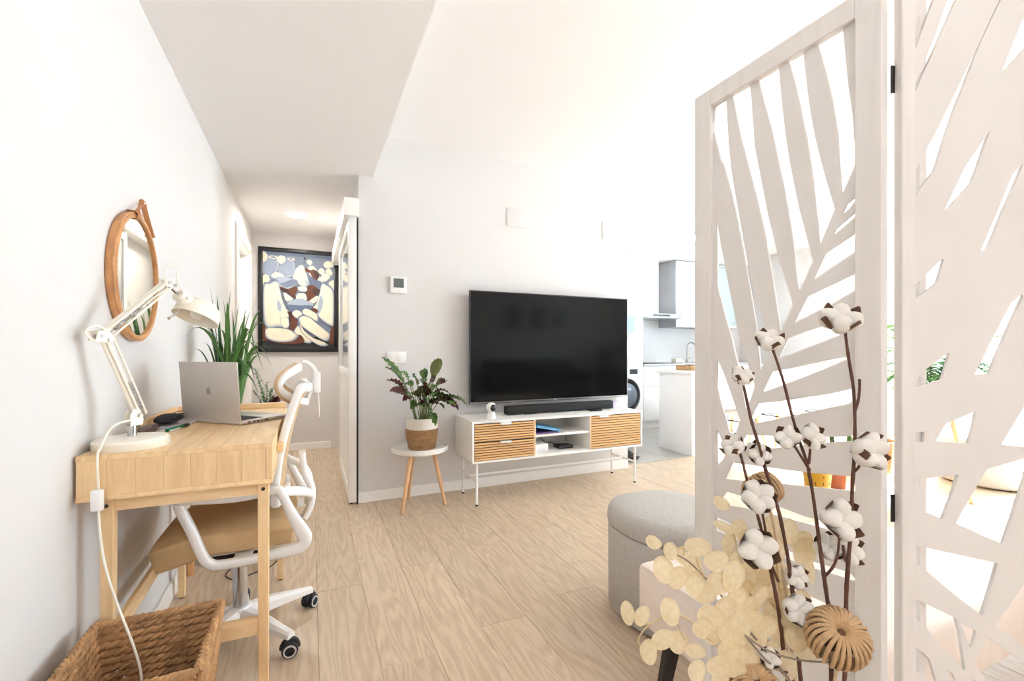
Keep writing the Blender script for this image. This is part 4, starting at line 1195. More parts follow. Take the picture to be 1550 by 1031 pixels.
cal = [  # tip pixel, tip distance, where the blade starts (fraction), width, roll, material
    (578, 541, 3.00, .38, .055, .5, 0), (583, 556, 2.98, .42, .05, .2, 0), (606, 563, 3.1, .5, .04, 0.1, 0), (585, 576, 2.92, .42, .055, -.3, 0), (590, 592, 2.85, .35, .055, .9, 1),
    (667, 543, 2.98, .45, .065, .7, 0), (659, 575, 2.88, .40, .085, -.9, 1), (674, 580, 2.92, .42, .075, -.5, 1), (676, 578, 3.05, .5, .07, .3, 0), (697, 606, 2.86, .32, .07, .1, 0),
    (706, 612, 2.92, .5, .06, .2, 0), (690, 615, 2.78, .35, .075, .2, 0), (694, 620, 2.82, .45, .06, -.2, 1), (645, 605, 2.80, .35, .07, .9, 0), (654, 600, 2.9, .42, .08, .4, 0),
    (659, 645, 2.80, .45, .05, .2, 0), (618, 600, 2.8, .42, .06, -.2, 0), (612, 583, 3.12, .5, .06, .3, 0), (640, 575, 3.08, .5, .06, .2, 0), (666, 600, 3.0, .4, .07, .1, 0), (636, 612, 2.82, .4, .05, 1.2, 1), (680, 596, 3.05, .45, .07, .2, 0),
    (600, 590, 2.95, .38, .06, .3, 0), (625, 570, 2.95, .45, .065, .8, 0), (648, 585, 2.82, .35, .075, 1.0, 0), (630, 592, 2.85, .35, .07, -.7, 0), (684, 604, 2.95, .4, .06, .5, 0), (672, 618, 2.82, .3, .06, .5, 0), (662, 590, 3.1, .5, .06, -.2, 0), (610, 608, 2.9, .4, .05, .4, 1), (652, 625, 2.8, .3, .05, .9, 0), (640, 560, 3.05, .5, .05, .6, 0), (622, 620, 2.82, .3, .05, .5, 0), (645, 615, 2.78, .3, .06, -1., 0)]
rnd = random.Random(5)
for i, (u, v, t, fr, w, roll, mi) in enumerate(cal):
    tip = P(u, v, t)
    tip.y = min(tip.y, TVY - 0.05)
    if tip.x > 0.95: tip.y = min(tip.y, 2.85) if u < 705 else min(tip.y, 2.95)
    a = math.atan2(tip.y - PC.y, tip.x - PC.x)
    rb = rnd.uniform(0.01, 0.05)
    b0 = PC + V((rb * math.cos(a), rb * math.sin(a), 0.19))
    crown = b0.lerp(tip, fr) + V((0, 0, 0.06 + 0.10 * fr))
    if v > 640: crown = b0 + V((0.03, -0.075, 0.06))
    b = bmn(); broad_leaf(b, crown, tip, w * 1.3, 0.035, 14, 0.008, roll, 11, i * 1.7)
    lf = obj('leaf', b, M_CAL2 if mi else (M_CAL if i % 3 == 0 else M_CAL3), cp, 80)
    b = bmn(); tube(b, catmull([b0, b0.lerp(crown, 0.5) + V((0, 0, 0.03)), crown, crown.lerp(tip, 0.35) + V((0, 0, 0.015))], 4), 0.0026, 6); obj('leaf_stalk', b, M_STEM, lf)

# ------------------------------------------------------------------ television stand
SX0, SX1, SY0, SY1, SZ0, SZ1 = 0.978, 2.393, 2.83, 3.213, 0.292, 0.572
ts = thing('tv_stand', 'long white media cabinet with oak slatted fronts on thin white metal legs', 'cabinet', ((SX0 + SX1) / 2, (SY0 + SY1) / 2, 0))
TH = 0.014
def part(name, m, par, *a, bev=0.001):
    bb = bmn(); box(bb, *a, bev); return obj(name, bb, m, par)
part('top_panel', M_TRIM, ts, SX0, SX1, SY0, SY1, SZ1 - TH, SZ1)
part('bottom_panel', M_TRIM, ts, SX0, SX1, SY0, SY1, SZ0, SZ0 + TH)
part('side_panel', M_TRIM, ts, SX0, SX0 + TH, SY0, SY1, SZ0 + TH, SZ1 - TH)
part('side_panel', M_TRIM, ts, SX1 - TH, SX1, SY0, SY1, SZ0 + TH, SZ1 - TH)
XA, XB = 1.452, 1.905
part('divider', M_TRIM, ts, XA - TH, XA, SY0 + 0.004, SY1 - 0.02, SZ0 + TH, SZ1 - TH)
part('divider', M_TRIM, ts, XB, XB + TH, SY0 + 0.004, SY1 - 0.02, SZ0 + TH, SZ1 - TH)
part('back_panel', mat('cabinet_back', (226, 224, 220), 0.5), ts, SX0 + TH, SX1 - TH, SY1 - 0.012, SY1 - 0.006, SZ0 + TH, SZ1 - TH)
part('shelf', M_TRIM, ts, XA, XB, SY0 + 0.012, SY1 - 0.02, 0.432, 0.446)
def slat_front(name, x0, x1, z0, z1, n, hx):
    bb = bmn(); box(bb, x0, x1, SY0 + 0.006, SY0 + 0.014, z0, z1); pn_ = obj(name, bb, mat('slat_backing', (74, 50, 32), 0.7), ts, 0)
    h = (z1 - z0) / n
    bb = bmn(); box(bb, 0, x1 - x0, -0.006, 0.0065, 0, h - 0.0052, 0.0018, None, 1)
    s0 = obj('slat', bb, M_OAK, None)
    for k in range(n):
        s = s0 if k == 0 else s0.copy()
        if k: COL.objects.link(s)
        s.parent = pn_
        s.location = wm(pn_).inverted() @ V((x0, SY0 + 0.006, z0 + k * h + 0.0021))
    bb = bmn()
    box(bb, hx - 0.040, hx + 0.040, SY0 - 0.020, SY0 + 0.004, z1 - 0.0002, z1 + 0.0028)
    box(bb, hx - 0.040, hx + 0.040, SY0 - 0.020, SY0 - 0.017, z1 - 0.010, z1 - 0.0004)
    obj('handle', bb, M_METALW, pn_)
zi0, zi1 = SZ0 + TH + 0.003, SZ1 - TH - 0.004
zm = (zi0 + zi1) / 2
slat_front('drawer', SX0 + TH + 0.004, XA - 0.003, zi0, zm - 0.0025, 7, 1.215)
slat_front('drawer', SX0 + TH + 0.004, XA - 0.003, zm + 0.0025, zi1, 7, 1.215)
slat_front('door', XB + 0.003, SX1 - TH - 0.004, zi0, zi1, 13, 2.02)
for x in (1.022, 2.350):
    for y in (2.868, 3.165):
        b = bmn(); tube(b, [(x, y, SZ0 - 0.0003), (x, y, 0.010)], 0.0095, 12); lg = obj('leg', b, M_METALW, ts)
        b = bmn(); cyl(b, (x, y, 0.0), (x, y, 0.0105), 0.0105, n=12); obj('foot', b, M_BLACK, lg)
    b = bmn(); tube(b, [(x, 2.877, 0.165), (x, 3.156, 0.165)], 0.008, 10); obj('side_rail', b, M_METALW, ts)
b = bmn(); tube(b, [(1.030, 3.02, 0.165), (2.342, 3.02, 0.165)], 0.008, 10); obj('long_rail', b, M_METALW, ts)
# television: on its own foot on the cabinet
TX0, TX1, TZ0, TZ1, TYF = 1.069, 2.503, 0.648, 1.492, 3.148
tv = thing('television', 'large black flat television on the white media cabinet', 'television', ((TX0 + TX1) / 2, 3.17, SZ1))
b = bmn(); box(b, TX0, TX1, TYF, TYF + 0.028, TZ0, TZ1, 0.003); obj('case', b, mat('dark_grey_metal', (70, 70, 72), 0.35, metal=0.4), tv)
m_, nt_, b_ = base_mat('tv_screen')
b_.inputs['Base Color'].default_value = lin(16, 16, 17); b_.inputs['Roughness'].default_value = 0.09; b_.inputs['Specular IOR Level'].default_value = 0.2
b = bmn(); box(b, TX0 + 0.008, TX1 - 0.008, TYF - 0.0012, TYF + 0.002, TZ0 + 0.016, TZ1 - 0.008); obj('screen', b, m_, tv, 0)
b = bmn(); box(b, TX0 + 0.002, TX1 - 0.002, TYF - 0.002, TYF + 0.001, TZ0 + 0.001, TZ0 + 0.015, 0.0005); obj('lower_bezel', b, mat('bezel_grey', (120, 118, 116), 0.3, metal=0.7), tv)
b = bmn(); box(b, 1.77, 1.80, TYF - 0.0028, TYF - 0.0018, TZ0 + 0.004, TZ0 + 0.012, 0.0003); obj('maker_badge', b, M_STEEL, tv)
b = bmn(); box(b, 1.3, 2.3, TYF + 0.027, TYF + 0.05, TZ0 + 0.1, TZ0 + 0.55, 0.008); obj('rear_housing', b, M_BLACK, tv)
for x in (1.45, 2.15):
    b = bmn(); band(b, [(x, TYF + 0.012, TZ0 + 0.002), (x, TYF + 0.012, SZ1 + 0.008)], 0.03, 0.012); box(b, x - 0.02, x + 0.02, TYF - 0.09, TYF + 0.055, SZ1 + 0.0004, SZ1 + 0.009, 0.003); obj('foot', b, M_BLACK, tv)
sbx = thing('soundbar', 'long black soundbar lying on the cabinet in front of the television', 'soundbar', (1.78, 3.06, SZ1))
b = bmn(); box(b, 1.30, 2.245, 3.00, 3.062, SZ1 + 0.006, SZ1 + 0.069, 0.010, None, 3); obj('body', b, mat('speaker_cloth', (22, 22, 23), 0.75, bump=0.2, bscale=600), sbx)
for x in (1.5, 2.05):
    b = bmn(); box(b, x - 0.05, x + 0.05, 3.005, 3.055, SZ1 + 0.0003, SZ1 + 0.007, 0.002); obj('foot', b, M_RUBBER, sbx)
rc = thing('remote_control', 'small black remote control in front of the soundbar', 'remote control', (1.80, 2.95, SZ1))
b = bmn(); box(b, 1.99, 2.10, 2.945, 2.975, SZ1 + 0.0005, SZ1 + 0.012, 0.004); obj('body', b, M_BLACK, rc)
for k in range(5):
    b = bmn(); cyl(b, (2.005 + k * 0.02, 2.96, SZ1 + 0.0115), (2.005 + k * 0.02, 2.96, SZ1 + 0.0135), 0.004, n=8); obj('button', b, M_RUBBER, rc)
cm = thing('camera', 'small round white indoor camera with a black face on the cabinet', 'camera', (1.155, 2.94, SZ1))
q = V((1.155, 2.94, SZ1))
b = bmn(); lathe(b, [(0, 0.0004), (0.034, 0.0004), (0.035, 0.003), (0.030, 0.030), (0.024, 0.044), (0, 0.046)], 28, Matrix.Translation(q)); obj('base', b, M_WHITE, cm)
b = bmn(); blob(b, q + V((0, 0, 0.076)), 0.035, 0.035, 0.036, None, 3); hd_ = obj('head', b, M_WHITE, cm, 80)
fd = V((0.25, -0.95, -0.02)).normalized()
b = bmn(); lathe(b, [(0, 0.0372), (0.008, 0.037), (0.018, 0.0335), (0.024, 0.028), (0.0245, 0.025), (0, 0.025)], 24, frame_m(q + V((0, 0, 0.076)), fd.orthogonal(), fd.cross(fd.orthogonal()), fd)); obj('lens_face', b, mat('black_gloss', (14, 14, 16), 0.1), hd_)
lamp_ = thing('wifi_box', 'small lilac box on the cabinet at the end of the soundbar', 'box', (2.31, 3.08, SZ1))
b = bmn(); box(b, 2.275, 2.345, 3.05, 3.12, SZ1 + 0.0004, SZ1 + 0.055, 0.004); obj('body', b, mat('lilac_plastic', (206, 196, 222), 0.4), lamp_)
b = bmn(); box(b, 2.285, 2.335, 3.0488, 3.0505, SZ1 + 0.012, SZ1 + 0.02); obj('label_strip', b, M_WHITE, lamp_)
# things in the open compartment
fo = thing('folder', 'bright blue folder on top of the purple one on the cabinet shelf', 'folder', (1.55, 2.97, 0.446))
MF = Matrix.Translation((1.565, 2.985, 0.477)) @ Matrix.Rotation(math.radians(12), 4, 'Y')
b = bmn(); box(b, -0.09, 0.115, -0.12, 0.12, -0.001, 0.001, 0, MF); box(b, -0.09, 0.115, -0.12, 0.12, 0.016, 0.018, 0, MF); box(b, -0.091, -0.089, -0.12, 0.12, -0.001, 0.018, 0, MF); obj('cover', b, mat('blue_card', (36, 140, 196), 0.4), fo)
b = bmn(); box(b, -0.085, 0.105, -0.115, 0.115, 0.0012, 0.0158, 0, MF); obj('papers', b, mat('paper_blue_white', (120, 176, 208), 0.6), fo)
fp = thing('folder', 'flat purple folder under the blue one on the cabinet shelf', 'folder', (1.555, 2.985, 0.446))
b = bmn(); box(b, 1.462, 1.66, 2.865, 3.1, 0.4465, 0.449, 0); box(b, 1.462, 1.66, 2.865, 3.1, 0.456, 0.4585, 0); obj('cover', b, mat('purple_card', (92, 60, 118), 0.45), fp)
b = bmn(); box(b, 1.466, 1.652, 2.87, 3.095, 0.4491, 0.4559, 0); obj('papers', b, mat('plum_paper', (132, 92, 140), 0.6), fp)
wb = thing('router', 'white flat box on the cabinet floor below the folders', 'router', (1.53, 3.0, 0.306))
b = bmn(); box(b, 1.458, 1.60, 2.92, 3.08, 0.3064, 0.362, 0.006); obj('body', b, M_WHITE, wb)
b = bmn()
for k in range(6): box(b, 1.48 + k * 0.018, 1.488 + k * 0.018, 2.9192, 2.9206, 0.32, 0.325)
obj('status_lights', b, mat('grey_plastic', (190, 188, 186)), wb, 0)
md_ = thing('media_box', 'small black box with a cable on the cabinet floor', 'media player', (1.77, 2.97, 0.306))
b = bmn(); box(b, 1.70, 1.82, 2.93, 3.03, 0.3064, 0.332, 0.006); obj('body', b, M_BLACK, md_)
b = bmn(); tube(b, catmull([(1.74, 3.03, 0.325), (1.70, 3.07, 0.33), (1.64, 3.05, 0.345), (1.60, 3.10, 0.40), (1.55, 3.14, 0.42)], 6), 0.003, 6); obj('cable', b, M_BLACK, md_)

# ------------------------------------------------------------------ kitchen
b = bmn(); box(b, 3.42, 6.16, KBY - 0.62, KBY - 0.0005, 2.365, CEIL - 0.001); struct('trim_2', b, M_CEIL)
M_CAB = mat('white_gloss_front', (246, 246, 246), 0.2, var=0.005)
M_CABG = mat('grey_cabinet_side', (176, 178, 182), 0.35, var=0.01)
KF = 4.75                                      # front of the tall and base units
tu = thing('oven_tower', 'tall white kitchen unit with a built-in oven beside the counter', 'cabinet', (3.73, KF + 0.3, 0))
b = bmn(); box(b, 3.43, 4.03, KF + 0.02, KBY - 0.001, 0.10, 2.36, 0.002); obj('carcass', b, M_CAB, tu)
b = bmn(); box(b, 3.43, 4.03, KF + 0.06, KF + 0.08, 0, 0.0998); obj('plinth', b, M_CAB, tu)
for z0, z1 in ((1.61, 2.355), (0.835, 1.205)):
    b = bmn(); box(b, 3.433, 4.027, KF, KF + 0.0195, z0, z1, 0.002); obj('door', b, M_CAB, tu)
b = bmn(); box(b, 3.433, 4.027, KF - 0.002, KF + 0.0195, 1.21, 1.605, 0.003); ov = obj('oven', b, M_CAB, tu)
b = bmn(); box(b, 3.52, 3.90, KF - 0.0032, KF - 0.0015, 1.27, 1.50); obj('oven_window', b, mat('oven_glass', (120, 130, 140), 0.1), ov, 0)
b = bmn(); tube(b, [(3.48, KF - 0.002, 1.555), (3.48, KF - 0.035, 1.555), (3.98, KF - 0.035, 1.555), (3.98, KF - 0.002, 1.555)], 0.007, 8); obj('handle', b, M_STEEL, ov)
b = bmn(); box(b, 3.45, 3.6, KF - 0.0035, KF - 0.0015, 1.575, 1.598); obj('control_display', b, M_BLACK, ov, 0)
wmch = thing('washing_machine', 'white washing machine with a dark round door beneath the oven tower', 'washing machine', (3.73, KF + 0.2, 0))
b = bmn(); box(b, 3.44, 4.02, KF - 0.012, KF + 0.019, 0.101, 0.83, 0.004); obj('front', b, M_CAB, wmch)
MWm = frame_m((3.735, KF - 0.012, 0.46), (1, 0, 0), (0, 0, 1), (0, -1, 0))
b = bmn(); lathe(b, [(0.15, 0.0), (0.225, 0.0), (0.225, 0.02), (0.20, 0.035), (0.16, 0.03)], 40, MWm); dr = obj('door', b, mat('door_ring_dark', (38, 38, 42), 0.25), wmch)
b = bmn(); lathe(b, [(0, 0.075), (0.08, 0.07), (0.14, 0.045), (0.165, 0.028), (0.165, 0.0), (0, 0)], 40, MWm); obj('door_glass', b, mat('smoked_glass', (112, 122, 138), 0.08), dr)
b = bmn(); box(b, 3.80, 3.93, KF - 0.0135, KF - 0.0115, 0.735, 0.80); obj('display', b, M_BLACK, wmch, 0)
b = bmn(); cyl(b, (3.62, KF - 0.011, 0.77), (3.62, KF - 0.028, 0.77), 0.026, n=24); obj('dial', b, M_STEEL, wmch)

for k in range(4):
    x0 = 4.04 + 0.62 * k
    cu = thing('base_cabinet', ['white kitchen base cabinet next to the oven tower', 'white kitchen base cabinet under the cooking hood edge', 'white kitchen base cabinet under the first glass wall unit', 'white kitchen base cabinet at the sink'][k], 'cabinet', (x0 + 0.31, KF + 0.3, 0), 0, 'kitchen base cabinets')
    b = bmn(); box(b, x0, x0 + 0.615, KF + 0.02, KBY - 0.001, 0.10, 0.835, 0.002); obj('carcass', b, M_CAB, cu)
    b = bmn(); box(b, x0, x0 + 0.615, KF + 0.06, KF + 0.08, 0, 0.0998); obj('plinth', b, M_CAB, cu)
    for z0, z1 in ((0.105, 0.55), (0.555, 0.83)):
        b = bmn(); box(b, x0 + 0.002, x0 + 0.613, KF, KF + 0.0195, z0, z1, 0.002); obj('drawer_front', b, M_CAB, cu)
ct = thing('worktop', 'thin grey worktop along the kitchen back wall', 'worktop', (5.3, KF + 0.3, 0.836))
b = bmn(); box(b, 4.04, 6.52, KF - 0.015, KBY - 0.001, 0.8355, 0.862, 0.002); obj('slab', b, mat('grey_worktop', (188, 188, 190), 0.3, var=0.05, scale=40), ct)
b = bmn(); box(b, 5.0, 5.6, KF + 0.08, KBY - 0.10, 0.8615, 0.8635, 0.0005); obj('sink_rim', b, M_STEEL, ct)
hb = thing('hob', 'black glass hob set on the worktop under the hood', 'hob', (4.4, KF + 0.3, 0.862))
b = bmn(); box(b, 4.10, 4.78, KF + 0.06, KBY - 0.08, 0.8622, 0.872, 0.002); obj('glass_plate', b, mat('black_gloss', (14, 14, 16)), hb)
for x, y in ((4.25, 4.92), (4.62, 4.92), (4.25, 5.14), (4.62, 5.14)):
    b = bmn(); lathe(b, [(0.075, 0.0098), (0.078, 0.0102), (0.074, 0.0105)], 28, Matrix.Translation((x, y, 0.862))); obj('cooking_zone', b, mat('grey_plastic', (190, 188, 186)), hb)
hd2 = thing('cooker_hood', 'white and steel chimney cooker hood on the kitchen wall', 'hood', (4.45, KBY, 1.50))
b = bmn(); box(b, 4.30, 4.60, KBY - 0.27, KBY - 0.001, 1.56, 2.36, 0.003); obj('chimney', b, mat('hood_white', (232, 232, 232), 0.25), hd2)
b = bmn(); box(b, 4.06, 4.82, KBY - 0.50, KBY - 0.001, 1.50, 1.5598, 0.004); can = obj('canopy', b, M_STEEL, hd2)
b = bmn(); box(b, 4.3, 4.6, KBY - 0.502, KBY - 0.4995, 1.515, 1.545); obj('control_strip', b, M_BLACK, can, 0)
M_FROST = glass('frosted_glass', (214, 228, 233), 0.5, 0.6)
for k in range(2):
    x0 = 4.845 + 0.645 * k
    wc = thing('wall_cabinet', ['grey-sided wall cabinet with frosted glass door beside the hood', 'frosted glass wall cabinet seen through the screen, further from the hood'][k], 'cabinet', (x0 + 0.32, KBY - 0.18, 1.386), 0, 'kitchen glass wall cabinets')
    b = bmn()
    box(b, x0, x0 + 0.016, 5.02, KBY - 0.001, 1.386, 2.354); obj('side_panel', b, M_CABG, wc)
    b = bmn(); box(b, x0 + 0.626, x0 + 0.642, 5.02, KBY - 0.001, 1.386, 2.354); obj('side_panel', b, M_CABG, wc)
    b = bmn(); box(b, x0 + 0.016, x0 + 0.626, 5.02, KBY - 0.001, 2.338, 2.354); obj('top_panel', b, M_CABG, wc)
    b = bmn(); box(b, x0 + 0.016, x0 + 0.626, 5.02, KBY - 0.001, 1.386, 1.402); obj('bottom_panel', b, M_CABG, wc)
    b = bmn(); box(b, x0 + 0.016, x0 + 0.626, KBY - 0.012, KBY - 0.002, 1.402, 2.338); obj('back_panel', b, M_CAB, wc)
    for z in (1.70, 2.02):
        b = bmn(); box(b, x0 + 0.017, x0 + 0.625, 5.06, KBY - 0.0125, z, z + 0.014); obj('shelf', b, M_CAB, wc)
    b = bmn()
    for a in ((x0 + 0.003, x0 + 0.04, 1.388, 2.352), (x0 + 0.602, x0 + 0.639, 1.388, 2.352), (x0 + 0.04, x0 + 0.602, 1.388, 1.425), (x0 + 0.04, x0 + 0.602, 2.315, 2.352)):
        box(b, a[0], a[1], 5.0, 5.0195, a[2], a[3])
    dr = obj('door', b, mat('door_alu', (214, 218, 222), 0.3, metal=0.3), wc)
    b = bmn(); box(b, x0 + 0.038, x0 + 0.604, 5.007, 5.012, 1.423, 2.317); obj('pane', b, M_FROST, dr, 0)
    b = bmn(); cyl(b, (x0 + 0.02, 5.0, 1.5), (x0 + 0.02, 4.975, 1.5), 0.008, n=10); obj('knob', b, M_STEEL, dr)
def small(name, label, cat, loc, prof, m, extra=None, group=None):
    t_ = thing(name, label, cat, loc, 0, group)
    bb = bmn(); lathe(bb, prof, 28, Matrix.Translation(loc)); obj('body', bb, m, t_)
    return t_
tp = thing('tap', 'chrome swan-neck tap at the kitchen sink', 'tap', (5.28, 5.22, 0.863))
b = bmn(); tube(b, catmull([(5.28, 5.22, 0.8635), (5.28, 5.22, 1.08), (5.28, 5.19, 1.15), (5.28, 5.12, 1.16), (5.28, 5.06, 1.12), (5.28, 5.05, 1.08)], 6), 0.011, 10); obj('spout', b, M_CHROME, tp)
b = bmn(); cyl(b, (5.28, 5.22, 0.8637), (5.28, 5.22, 0.895), 0.024, n=20); cyl(b, (5.30, 5.22, 0.91), (5.35, 5.22, 0.93), 0.006, n=8); obj('lever', b, M_CHROME, tp)
cf = thing('coffee_machine', 'black coffee machine standing on the worktop by the oven tower', 'coffee machine', (4.12, 5.1, 0.862))
b = bmn(); box(b, 4.05, 4.14, 5.05, 5.25, 0.8726, 1.12, 0.01); box(b, 4.05, 4.14, 4.95, 5.06, 1.02, 1.12, 0.01); obj('body', b, M_BLACK, cf)
b = bmn(); box(b, 4.055, 4.135, 4.95, 5.049, 0.8727, 0.89, 0.004); obj('drip_tray', b, M_STEEL, cf)
bt = thing('butter_dish', 'cream lidded butter dish on the kitchen worktop', 'dish', (4.86, 5.0, 0.862))
b = bmn(); box(b, 4.80, 4.92, 4.95, 5.05, 0.8625, 0.93, 0.012); obj('lid', b, mat('cream_ceramic', (234, 226, 206), 0.35), bt)
b = bmn(); box(b, 4.785, 4.935, 4.935, 5.065, 0.8622, 0.870, 0.003); obj('plate', b, mat('white_ceramic', (232, 230, 226)), bt)
for i, x in enumerate((5.75, 6.02)):
    hp = thing('herb_pot', ['small green herb in a white pot on the worktop, nearer the sink', 'small green herb in a white pot on the worktop, further from the sink'][i], 'plant', (x, 5.1, 0.862), 0, 'herb pots on the worktop')
    b = bmn(); lathe(b, [(0, 0.0005), (0.04, 0.0005), (0.052, 0.09), (0.047, 0.09), (0.045, 0.075), (0, 0.074)], 24, Matrix.Translation((x, 5.1, 0.862))); obj('pot', b, mat('white_ceramic', (232, 230, 226)), hp)
    b = bmn(); rnd = random.Random(i)
    for k in range(46):
        a, e = rnd.uniform(0, 6.28), rnd.uniform(0.15, 1)
        b0 = V((x, 5.1, 0.935)); tip = b0 + V((0.08 * e * math.cos(a), 0.08 * e * math.sin(a), rnd.uniform(0.06, 0.16)))
        blade(b, b0.lerp(tip, 0.5), tip, 0.022, 0.01, 4)
    f_ = obj('leaves', b, M_SPRIG, hp, 80)
# peninsula counter
pi_ = thing('kitchen_island', 'white kitchen island with a slim white top at the edge of the wood floor', 'island', (4.75, 3.58, 0))
b = bmn(); box(b, 3.445, 3.470, 3.345, 3.80, 0.0, 0.805, 0.002); obj('end_panel', b, M_CAB, pi_)
b = bmn(); box(b, 3.470, 6.05, 3.52, 3.78, 0.0, 0.805, 0.002); obj('body', b, M_CAB, pi_)
b = bmn(); box(b, 3.425, 6.08, 3.335, 3.83, 0.8055, 0.832, 0.003); obj('counter_top', b, mat('white_stone', (240, 240, 240), 0.2, var=0.01), pi_)
tr = thing('serving_tray', 'woven wooden tray on the island end', 'tray', (3.80, 3.68, 0.832))
b = bmn(); box(b, 3.66, 3.98, 3.56, 3.78, 0.8325, 0.842, 0.003); obj('tray_base', b, wood('tray_wood', (206, 166, 116), (150, 106, 66), 'X', 0.6, 8, 4, 3), tr)
for a in ((3.66, 3.98, 3.56, 3.57), (3.66, 3.98, 3.77, 3.78), (3.66, 3.67, 3.57, 3.77), (3.97, 3.98, 3.57, 3.77)):
    b = bmn(); box(b, a[0], a[1], a[2], a[3], 0.8421, 0.885, 0.002); obj('tray_side', b, wood('tray_wood', 0, 0), tr)
jr = thing('glass_jar', 'clear glass jar standing on the wooden tray', 'jar', (3.90, 3.68, 0.842))
b = bmn(); lathe(b, [(0, 0.0006), (0.035, 0.0006), (0.042, 0.006), (0.045, 0.06), (0.030, 0.10), (0.026, 0.115), (0.028, 0.12), (0.025, 0.12), (0.028, 0.1), (0.042, 0.06), (0.039, 0.008), (0, 0.004)], 28, Matrix.Translation((3.90, 3.68, 0.842))); obj('body', b, glass('clear_jar', (240, 244, 244), 0.02, 0.1), jr)
b = bmn(); lathe(b, [(0, 0.121), (0.027, 0.121), (0.027, 0.135), (0, 0.137)], 20, Matrix.Translation((3.90, 3.68, 0.842))); obj('stopper', b, M_BEECH, jr)
bo = thing('small_bowl', 'dark wooden bowl in the tray beside the glass jar', 'bowl', (3.76, 3.67, 0.842))
b = bmn(); lathe(b, [(0, 0.0006), (0.025, 0.0006), (0.05, 0.03), (0.056, 0.05), (0.052, 0.05), (0.045, 0.03), (0.02, 0.008), (0, 0.007)], 28, Matrix.Translation((3.76, 3.67, 0.842))); obj('body', b, mat('dark_wood', (112, 82, 62), 0.5), bo)
b = bmn(); lathe(b, [(0.024, 0.0), (0.028, 0.0), (0.028, 0.006), (0.024, 0.006)], 20, Matrix.Translation((3.76, 3.67, 0.8423))); obj('foot_ring', b, mat('dark_wood', 0), bo)
lp2 = thing('tablet_computer', 'dark flat tablet computer lying on the island seen through the screen', 'tablet', (5.0, 3.60, 0.832))
b = bmn(); box(b, 4.82, 5.16, 3.50, 3.72, 0.8325, 0.848, 0.003); obj('case', b, mat('dark_grey_metal', (70, 70, 72)), lp2)
b = bmn(); box(b, 4.83, 5.15, 3.51, 3.71, 0.8478, 0.8486); obj('screen', b, mat('black_gloss', 0), lp2, 0)
kl = thing('added_kitchen_fill', 'added square light panel brightening the kitchen from its ceiling', 'added light', (4.75, 4.25, CEIL))  # glowing panel added only to brighten the kitchen
b = bmn()
for a in ((4.43, 5.07, 3.93, 3.96), (4.43, 5.07, 4.54, 4.57), (4.43, 4.46, 3.96, 4.54), (5.04, 5.07, 3.96, 4.54)):
    box(b, a[0], a[1], a[2], a[3], CEIL - 0.022, CEIL - 0.0005)
obj('rim', b, M_TRIM, kl)
mk_, ntk_, bk2_ = base_mat('kitchen_fill_glow')
bk2_.inputs['Emission Color'].default_value = (1, 0.98, 0.95, 1); bk2_.inputs['Emission Strength'].default_value = 3.0
b = bmn(); box(b, 4.46, 5.04, 3.96, 4.54, CEIL - 0.016, CEIL - 0.010); obj('diffuser', b, mk_, kl, 0)
# molded chairs in front of the island
def shell_chair(loc, rz, label):
    c = thing('shell_chair', label, 'chair', loc, rz, 'molded white chairs at the island')
    bb = bmn()
    sec = []
    prof = [(0.21, 0.415), (0.17, 0.43), (0.06, 0.418), (-0.08, 0.408), (-0.17, 0.43), (-0.21, 0.50), (-0.235, 0.62), (-0.25, 0.74), (-0.25, 0.775)]
    pts = catmull([V((0, y, z)) for y, z in prof], 3)
    for i, p_ in enumerate(pts):
        t = i / (len(pts) - 1)
        hw_ = 0.225 * (0.86 + 0.14 * math.sin(PI * min(1, t * 1.3))) * (1 if t < 0.7 else 1 - 0.5 * ((t - 0.7) / 0.3) ** 2)
        row = []
        for j in range(9):
            k = j / 4 - 1
            lift = 0.10 * abs(k) ** 3 * math.sin(PI * min(1, max(0, (t - 0.05) * 1.25))) if t < 0.8 else 0
            fwd = 0.05 * abs(k) ** 2 * (1 if t > 0.45 else 0) * min(1, (t - 0.45) * 4)
            row.append(bb.verts.new((hw_ * k, p_.y + fwd, p_.z + lift * (1 if t < 0.6 else 0.5))))
        sec.append(row)
    for A, B in zip(sec, sec[1:]):
        for j in range(8):
            bb.faces.new((A[j], A[j + 1], B[j + 1], B[j]))
    sh_ = obj('seat_shell', bb, M_WHITE, c, 80, local=True)
    so = sh_.modifiers.new('thickness', 'SOLIDIFY'); so.thickness = 0.009
    for sx in (-1, 1):
        for sy in (-1, 1):
            bb = bmn(); tube(bb, [(sx * 0.13, sy * 0.12, 0.395), (sx * 0.22, sy * 0.22, 0.0)], [0.017, 0.011], 12); obj('leg', bb, M_BEECH, c, local=True)
    bb = bmn()
    for s1, s2 in (((-1, -1), (1, 1)), ((-1, 1), (1, -1))):
        tube(bb, [(s1[0] * 0.165, s1[1] * 0.16, 0.25), (s2[0] * 0.165, s2[1] * 0.16, 0.25)], 0.004, 6)
    tube(bb, [(-0.13, -0.12, 0.39), (0.13, -0.12, 0.39), (0.13, 0.12, 0.39), (-0.13, 0.12, 0.39)], 0.006, 6, True)
    obj('brace', bb, M_BLACK, c, local=True)
    return c
shell_chair((3.72, 3.06, 0), 0.12, 'white molded chair with wooden legs at the near end of the island')
shell_chair((4.36, 3.08, 0), -0.06, 'white molded chair with wooden legs, second along the island')
shell_chair((5.02, 3.06, 0), 0.05, 'white molded chair with wooden legs, third along the island')
